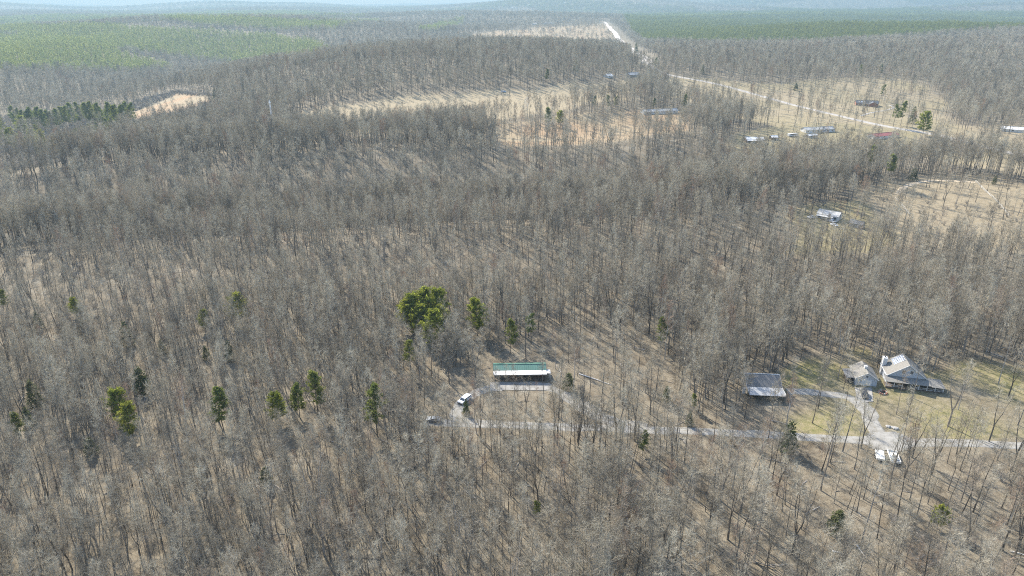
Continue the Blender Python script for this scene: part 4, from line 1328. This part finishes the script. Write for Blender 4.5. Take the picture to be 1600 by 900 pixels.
def bare(px, py, var, s, label, group=None, crown=None, cat='bare tree'):
    P = at(px, py)
    t = thing('bare_tree', label, cat, P, rngp.uniform(0, 6.28), group)
    t.scale = (s, s, s*rngp.uniform(.95, 1.05))
    link('trunk', M_NEAR[var][0], t); link('crown', crown or M_NEAR[var][1], t)
    TREES_XY.append((P[0], P[1], 2.5))
    return t
YARD = [
 (1309, 594, 1, .9, 'bare tree on the lawn just left of the gabled garage'),
 (1296, 567, 0, .85, 'bare tree behind the lawn, left above the gabled garage'),
 (1250, 563, 2, .9, 'bare tree at the back lawn edge midway between barn and garage'),
 (1269, 661, 1, .95, 'left of two tall bare trees on the lawn between drive and gravel road'),
 (1278, 638, 0, .9, 'right of two tall bare trees on the lawn below the drive to the barn'),
 (1236, 610, 2, .72, 'bare tree on the gravel at the right end of the grey barn'),
 (1320, 636, 5, .8, 'bare tree on the lawn left of the driveway bend'),
 (1317, 611, 4, .9, 'thin bare tree in front of the garage at the left of the apron'),
 (1400, 647, 5, .85, 'straight bare tree on the front lawn below the porch steps'),
 (1426, 622, 1, .85, 'bare tree right in front of the porch of the steep roofed house'),
 (1431, 592, 3, .7, 'bare forked tree against the right side of the steep roofed house'),
 (1481, 666, 6, 1.0, 'large spreading bare tree in the middle of the right lawn'),
 (1497, 640, 0, .9, 'bare tree right behind the large spreading one on the right lawn'),
 (1560, 600, 1, .95, 'bare tree at the back of the right lawn, casting a long shadow'),
 (1517, 577, 2, .9, 'bare tree at the wood edge right of the steep roofed house'),
 (1575, 621, 3, .9, 'forked bare tree at the far right of the lawn'),
 (1590, 664, 1, 1.0, 'bare tree on the lawn by the right picture edge above the road'),
 (1348, 553, 5, .95, 'bare straight trunk behind the gabled garage'),
 (1360, 545, 1, .9, 'bare tree close behind the chimney, left one'),
 (1386, 549, 5, .95, 'straight dark trunk directly behind the chimney'),
 (1465, 570, 0, .9, 'bare tree behind the right porch of the steep roofed house'),
 (1199, 693, 0, .95, 'tall bare tree just below the gravel road in line with the grey barn'),
 (1345, 700, 3, .9, 'forked bare tree left of the gravel turnout'),
 (1425, 715, 7-1, .85, 'broad bare tree right of the two white trailers'),
 (1455, 742, 6, 1.0, 'large bare tree with rising limbs below the road right of the trailers'),
 (1500, 735, 1, .95, 'bare tree below the road far right of the trailers'),
 (1545, 690, 3, .9, 'twin stemmed bare tree on the road verge at the right'),
 (1580, 735, 6, 1.0, 'wide forked bare tree at the right edge below the gravel road'),
 (1520, 800, 1, 1.05, 'tall leaning bare tree in the right foreground beside a pale olive pine'),
 (750, 648, 2, .85, 'bare tree inside the gravel loop near its left bend'),
 (774, 652, 0, .9, 'bare tree inside the gravel loop, in line with the house corner'),
 (822, 645, 6, .62, 'low bushy bare tree in the middle of the gravel loop'),
 (850, 629, 5, .95, 'straight bare tree inside the loop before the right house end'),
 (872, 652, 1, .95, 'bare tree at the lower right inside the gravel loop'),
 (791, 633, 4, .9, 'thin bare tree in the loop in front of the porch'),
 (822, 561, 1, 1.0, 'bare tree right behind the middle of the green roof'),
 (897, 613, 1, 1.0, 'tall bare tree right of the driveway beside a dark cedar'),
 (912, 622, 5, 1.0, 'straight bare tree by the driveway right of the dark cedar'),
 (921, 624, 0, .9, 'bare tree next to the straight one right of the driveway'),
 (973, 632, 1, .95, 'isolated tall bare tree in the open clearing right of the driveway'),
 (941, 614, 5, .9, 'bare tree behind the isolated tall one in the clearing'),
 (662, 568, 6, .8, 'broad grey bare tree left of the long house at the clearing edge'),
 (702, 600, 6, .75, 'spreading bare tree left of the long house beside the white vehicle'),
]
for px, py, v, s, lab in YARD:
    bare(px, py, v, s, lab)
red_me = NEAR[6][1].mesh('red_crown', M_TWIG_RED)
bare(1312, 344, 6, .55, 'reddish bare tree covering the right end of the woodland house', crown=red_me)
bare(1334, 352, 6, .5, 'reddish bare tree over the dark roofed woodland shed', crown=red_me)
bare(242, 478, 3, .5, 'red budding bare tree high in the left woods', crown=red_me)
bare(788, 520, 2, .6, 'orange brown bare tree behind the green roofed house', crown=red_me)
bare(1415, 715, 4, .6, 'reddish thin sapling right of the white open trailer', crown=red_me)
pale = NEAR[2][1].mesh('pale_crown', M_TWIG_PALE)
bare(822, 188, 2, 1.3, 'white barked bare tree standing before the tan field', crown=pale)

# fallen logs in the right foreground
for i, (a, b, lab) in enumerate([((1330, 842), (1352, 872), 'pale fallen log lying downhill in the right foreground'), ((1300, 862), (1322, 868), 'short pale fallen log next to the longer one in the right foreground'),
                                 ((1578, 862), (1606, 870), 'pale fallen log by the right picture edge'), ((905, 585), (955, 602), 'thin pale fallen log in the clearing right of the long house')]):
    p, q = at(*a), at(*b)
    o = link('fallen_log', MB().tube([(0, 0, .2), (q-p)*.5 + np.array([0, 0, .3]), (q-p) + np.array([0, 0, .15])], [.2, .17, .1], 6, cap=True).mesh('fallen_log', M_TWIG_PALE))
    o.location = p
    tag(o, lab, 'log')

# ------------------------------------------------------------------ the woods
rng = np.random.default_rng(11)
def candidates(r0, r1, sp, half=R(54)):
    """Jittered polar grid; sp(r) is the spacing."""
    xs, ys, ss = [], [], []
    r = r0
    while r < r1:
        s = sp(r)
        n = int(2*half*r/s)
        th = -half + (np.arange(n) + rng.uniform(0, 1, n))*2*half/n
        rr = r + rng.uniform(-.5, .5, n)*s
        xs.append(rr*np.sin(th)); ys.append(rr*np.cos(th)); ss.append(np.full(n, s))
        r += s
    return np.concatenate(xs), np.concatenate(ys), np.concatenate(ss)

def in_view(x, y, z, top=22):
    u0, v0, d0 = project(x, y, z)
    u1, v1, d1 = project(x, y, z + top)
    r = np.hypot(x, y)
    ml = np.where(r < 500, 260, 90)
    return (d0 > 5) & (np.maximum(u0, u1) > -ml) & (np.minimum(u0, u1) < 1690) & (v1 < 960)

def keep_prob(x, y, base_s):
    """How many of the candidates stay, from the kind of wood: target spacing in metres."""
    r = np.hypot(x, y)
    az = np.arctan2(x, y)
    u = x/np.maximum(y, 1)
    s = np.full(x.shape, 4.4)
    dense = sstep(.22, -.05, u + .05*wnoise(x, y, 40, 3))*sstep(330, 260, r)
    s = s - 1.35*dense
    sparse = sstep(.22, .42, u)*sstep(190, 175, y)
    s = s + 1.8*sparse
    midr = sstep(.15, .5, u)*sstep(230, 280, y)*sstep(480, 400, y)
    s = s + .9*midr
    s = s*(1 + .24*wnoise(x, y, 33, 8) + .16*wnoise(x, y, 13, 2))
    face = (height(x, y + 6) - height(x, y - 6))/12.0      # slopes that rise away are more open than crests
    s = s*np.where(r > 380, 1.18, 1.0)*np.clip(.90 + 4.2*np.maximum(face, 0) + .5*np.minimum(face, 0), .8, 1.65)
    s = np.where(inside(PG['house_clearing'], x, y), 8.6, s)
    s = np.where(inside(PG['lawn'], x, y), 40.0, s)
    s = np.where(inside(PG['arena_meadow'], x, y), 16.0, s)
    s = np.where(inside(PG['far_yard'], x, y), 16.0, s)
    s = np.where(inside(PG['road_fields'], x, y), 19.0, s)
    s = np.where(inside(PG['barn_yard'], x, y), 23.0, s)
    s = np.where(inside(PG['barn_front'], x, y), 9.5, s)
    s = np.where(inside(PG['yard_front'], x, y), 15.0, s)
    s = np.where(inside(PG['right_field'], x, y), 14.0, s)
    s = np.where(inside(PG['regrowth'], x, y), 24.0, s)
    s = np.where(inside(PG['orange_field'], x, y), 17.0, s)
    s = np.where(inside(PG['logged'], x, y), 42.0, s)
    for n in ('tan_field', 'clearcut', 'pale_field'):
        s = np.where(inside(PG[n], x, y), 60.0, s)
    return np.clip((base_s/s)**2, 0, 1)

def near_mask(x, y):
    ok = np.ones(x.shape, bool)
    for tx, ty, rr in TREES_XY:
        ok &= (x - tx)**2 + (y - ty)**2 > rr*rr
    return ok

def hardwood_gap(x, y):
    """Strips of bare wood inside the far plantations."""
    return (wnoise(x*.45, y, 190, 17) > .40) & (x < 200)
PINE_POLYS = ['pine_left_near', 'pine_left_far', 'pine_right', 'pine_mid']
def wood_points(r0, r1, sp):
    x, y, s = candidates(r0, r1, sp)
    z = height(x, y)
    k = in_view(x, y, z)
    x, y, z, s = x[k], y[k], z[k], s[k]
    k = rng.uniform(0, 1, len(x)) < keep_prob(x, y, s)
    x, y, z, s = x[k], y[k], z[k], s[k]
    k = ~blocked(x, y)
    for n in PINE_POLYS:
        k &= ~inside(PG[n], x, y) | hardwood_gap(x, y)
    x, y, z, s = x[k], y[k], z[k], s[k]
    k = near_mask(x, y)
    return x[k], y[k], z[k], s[k]

def rots(n, lean=.045):
    return np.stack([rng.normal(0, lean, n), rng.normal(0, lean, n), rng.uniform(0, 6.283, n)], 1)

# near woods: the 250 nearest trees are things of their own, the rest one object
x, y, z, s = wood_points(96, 420, lambda r: 3.0)
n = len(x)
u = x/np.maximum(y, 1)
dens = sstep(.22, -.05, u)
pick = rng.choice(7, n, p=[.22, .18, .17, .09, .16, .12, .06])
pick = np.where(rng.uniform(0, 1, n) < .14, 7 + rng.integers(0, 2, n), pick)
pick = np.where((pick < 7) & (rng.uniform(0, 1, n) < .60*dens), np.where(rng.uniform(0, 1, n) < .25, 4, 9 + rng.integers(0, 3, n)), pick)
pick = np.where((rng.uniform(0, 1, n) < .05) & (wnoise(x, y, 30, 21) > -.3), 12 + rng.integers(0, 2, n), pick)
scl1 = rng.choice([.72, .85, .95, 1.05, 1.15], n)*rng.uniform(.92, 1.06, n)*(1 - .10*dens)
px_, py_, dd_ = project(x, y, z + 8*scl1)
big = np.where((px_ > 5) & (px_ < 1595) & (py_ < 892) & ((pick < 7) | ((pick > 8) & (pick < 12))), dd_, 1e9)
order = np.argsort(big)[:245]
solo = np.zeros(n, bool); solo[order] = True
pick[order] = np.where(pick[order] > 8, 4, pick[order])
for i in order:
    kind = NEAR_KIND[pick[i]]
    third = 'left' if px_[i] < 533 else ('middle' if px_[i] < 1066 else 'right')
    wood = {'left': 'crowded left foreground woods', 'middle': 'foreground woods below the loop', 'right': 'open right foreground woods'}[third]
    t = thing('bare_tree', '%s bare tree among many alike in the %s' % (kind, wood), 'bare tree', (x[i], y[i], z[i]), 0, '%s bare trees in the %s' % (kind, wood))
    t.rotation_euler = (rng.normal(0, .045), rng.normal(0, .045), rng.uniform(0, 6.28))
    t.scale = (scl1[i],)*3
    link('trunk', M_NEAR[pick[i]][0], t); link('crown', M_NEAR[pick[i]][1], t)
rest = ~solo
m_ = int(rest.sum())
sc3 = np.stack([scl1[rest]]*3, 1)
scatter('bare_woods', np.stack([x, y, z], 1)[rest], rots(m_), sc3, pick[rest], LIB_WOOD)
N1 = m_
# middle distance
x, y, z, s = wood_points(420, 1150, lambda r: max(4.3, r*.0078))
n = len(x); sc = rng.choice([.85, .98, 1.08, 1.18, 1.3], n)*rng.uniform(.95, 1.05, n)
scatter('bare_woods', np.stack([x, y, z], 1), rots(n), np.stack([sc, sc, sc*rng.uniform(.92, 1.08, n)], 1), rng.integers(0, 5, n), LIB_MID)
N2 = n
# far: fewer, wider trees
x, y, z, s = wood_points(1150, 12500, lambda r: max(7.8, r*.0068))
r_ = np.hypot(x, y)
n = len(x); sc = rng.uniform(.82, 1.12, n)
wide = sc*np.maximum(1, s/8.2)
scatter('distant_woods', np.stack([x, y, z - .3], 1), rots(n, .03), np.stack([wide, wide, sc*(1 + .08*np.minimum(4, s/8.2 - .9))], 1), rng.integers(0, 4, n), LIB_FAR)
N3 = n
# thickets under the trees
x, y, s = candidates(100, 520, lambda r: 7.0)
z = height(x, y)
k = in_view(x, y, z, 5)
k &= ~blocked(x, y) & ~inside(PG['lawn'], x, y)
k &= rng.uniform(0, 1, len(x)) < np.clip(.22 + .45*wnoise(x, y, 22, 6), .03, .7)*np.where(inside(PG['house_clearing'], x, y), .25, 1)
x, y, z = x[k], y[k], z[k]
n = len(x); sc = rng.uniform(.5, 1.1, n)
scatter('thicket', np.stack([x, y, z], 1), rots(n), np.stack([sc]*3, 1), rng.integers(0, 3, n), LIB_BUSH)
N4 = n
# fallen branches and logs on the floor
def deadwood(seed):
    g = np.random.default_rng(seed)
    K = MB()
    L = g.uniform(3, 7)
    K.tube([(-L/2, 0, .12), (0, g.normal(0, .2), .25), (L/2, g.normal(0, .3), .15)], [.13, .10, .04], 5, cap=True)
    for i in range(4):
        t = g.uniform(-.1, .45)*L
        K.tube([(t, 0, .2), (t + g.uniform(.5, 1.4), g.choice([-1, 1])*g.uniform(.5, 1.3), g.uniform(.2, .8))], [.05, 0], 3)
    return K
LIB_DEAD = library('deadwood', [deadwood(91 + i) for i in range(4)], [tree_mat('weathered_wood', (.20, .18, .155), (.46, .43, .39))])
x, y, s = candidates(100, 420, lambda r: 9.0)
z = height(x, y)
k = in_view(x, y, z, 2) & ~blocked(x, y) & ~inside(PG['lawn'], x, y) & (rng.uniform(0, 1, len(x)) < .5)
x, y, z = x[k], y[k], z[k]
n = len(x)
scatter('deadwood', np.stack([x, y, z], 1), rots(n, .05), np.stack([rng.uniform(.5, 1.2, n)]*3, 1), rng.integers(0, 4, n), LIB_DEAD)
# saplings filling the gaps
x, y, s = candidates(100, 620, lambda r: max(3.6, r*.011))
z = height(x, y)
k = in_view(x, y, z, 8)
k &= ~blocked(x, y) & near_mask(x, y)
pr_ = np.clip(.50 + .5*wnoise(x, y, 27, 9), .12, 1)*np.where(x/np.maximum(y, 1) > .30, .45, 1)
pr_ = pr_*np.where((x/np.maximum(y, 1) < .15) & (y < 215), .5, 1)
face = (height(x, y + 6) - height(x, y - 6))/12.0
pr_ = pr_*np.clip(1.0 - 9.0*face, .03, 1.2)*np.where(y > 330, .45, 1.0)
for nm, f in (('lawn', 0), ('house_clearing', .22), ('arena_meadow', .1), ('far_yard', .15), ('road_fields', .1), ('barn_yard', .15), ('orange_field', .05), ('tan_field', 0), ('clearcut', .05)):
    pr_ = np.where(inside(PG[nm], x, y), f, pr_)
k &= rng.uniform(0, 1, len(x)) < pr_
x, y, z = x[k], y[k], z[k]
n = len(x); sc = rng.uniform(.55, 1.15, n)
scatter('saplings', np.stack([x, y, z], 1), rots(n, .07), np.stack([sc*1.1, sc*1.1, sc], 1), rng.integers(0, 4, n), LIB_SAP)
N6 = n
# low regrowth in the hollow on the left
x, y, s = candidates(560, 1250, lambda r: 6.0)
z = height(x, y)
k = in_view(x, y, z, 5) & inside(PG['regrowth'], x, y) & ~inside(PG['clearcut'], x, y)
x, y, z = x[k], y[k], z[k]
n = len(x); sc = rng.uniform(.6, 1.3, n)
scatter('brush', np.stack([x, y, z], 1), rots(n), np.stack([sc*1.5, sc*1.5, sc], 1), rng.integers(0, 3, n), LIB_BUSH)
# pine plantations
def plantation(names, sp, gaps=.0, lib=None):
    out = []
    x, y, s = candidates(1300, 9000, sp)
    k = np.zeros(x.shape, bool)
    for nm in names:
        k |= inside(PG[nm], x + 14*wnoise(x, y, 60, 4), y + 40*wnoise(x, y, 90, 7))
    k &= ~hardwood_gap(x, y)
    x, y, s = x[k], y[k], s[k]
    z = height(x, y)
    k = in_view(x, y, z)
    k &= rng.uniform(0, 1, len(x)) < 1 - gaps
    x, y, z, s = x[k], y[k], z[k], s[k]
    n = len(x)
    sc = rng.uniform(.72, 1.25, n)*(1 + .12*wnoise(x, y, 45, 3)); wd_ = 1.12*sc*np.maximum(1, s/7.0)
    scatter('pine_plantation', np.stack([x, y, z], 1), rots(n, .02), np.stack([wd_, wd_, sc*(1.0 + .12*np.minimum(4, s/6.5 - 1))], 1), rng.integers(0, 4, n), lib or LIB_PINE)
    return n
N5 = plantation(['pine_left_near', 'pine_left_far', 'pine_mid'], lambda r: max(7.0, r*.0043))
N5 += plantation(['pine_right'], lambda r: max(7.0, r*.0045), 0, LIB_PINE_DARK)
# far pines mixed into the distant hills
x, y, s = candidates(4300, 12000, lambda r: r*.007)
k = wnoise(x, y, 700, 12) > .18
x, y, s = x[k], y[k], s[k]
z = height(x, y); k = in_view(x, y, z)
x, y, z, s = x[k], y[k], z[k], s[k]
n = len(x); wd_ = s/6.5*rng.uniform(.9, 1.2, n)
scatter('distant_pines', np.stack([x, y, z], 1), rots(n, .02), np.stack([wd_, wd_, np.full(n, 1.5)], 1), rng.integers(0, 4, n), LIB_PINE)
print('COUNTS', N6, N1, N2, N3, N4, N5, n)

# ------------------------------------------------------------------ haze
HB = MB().box(-27500, -27500, -90, 27500, 27500, 240)
mh, nt, out = new_mat('haze_air')
pv = N(nt, 'ShaderNodeVolumePrincipled')
pv.inputs['Color'].default_value = (.26, .37, .44, 1)
pv.inputs['Density'].default_value = .00014
pv.inputs['Anisotropy'].default_value = .2
nt.links.new(pv.outputs[0], out.inputs['Volume'])
hz = link('haze', HB.mesh('haze', mh))
hz['kind'] = 'stuff'
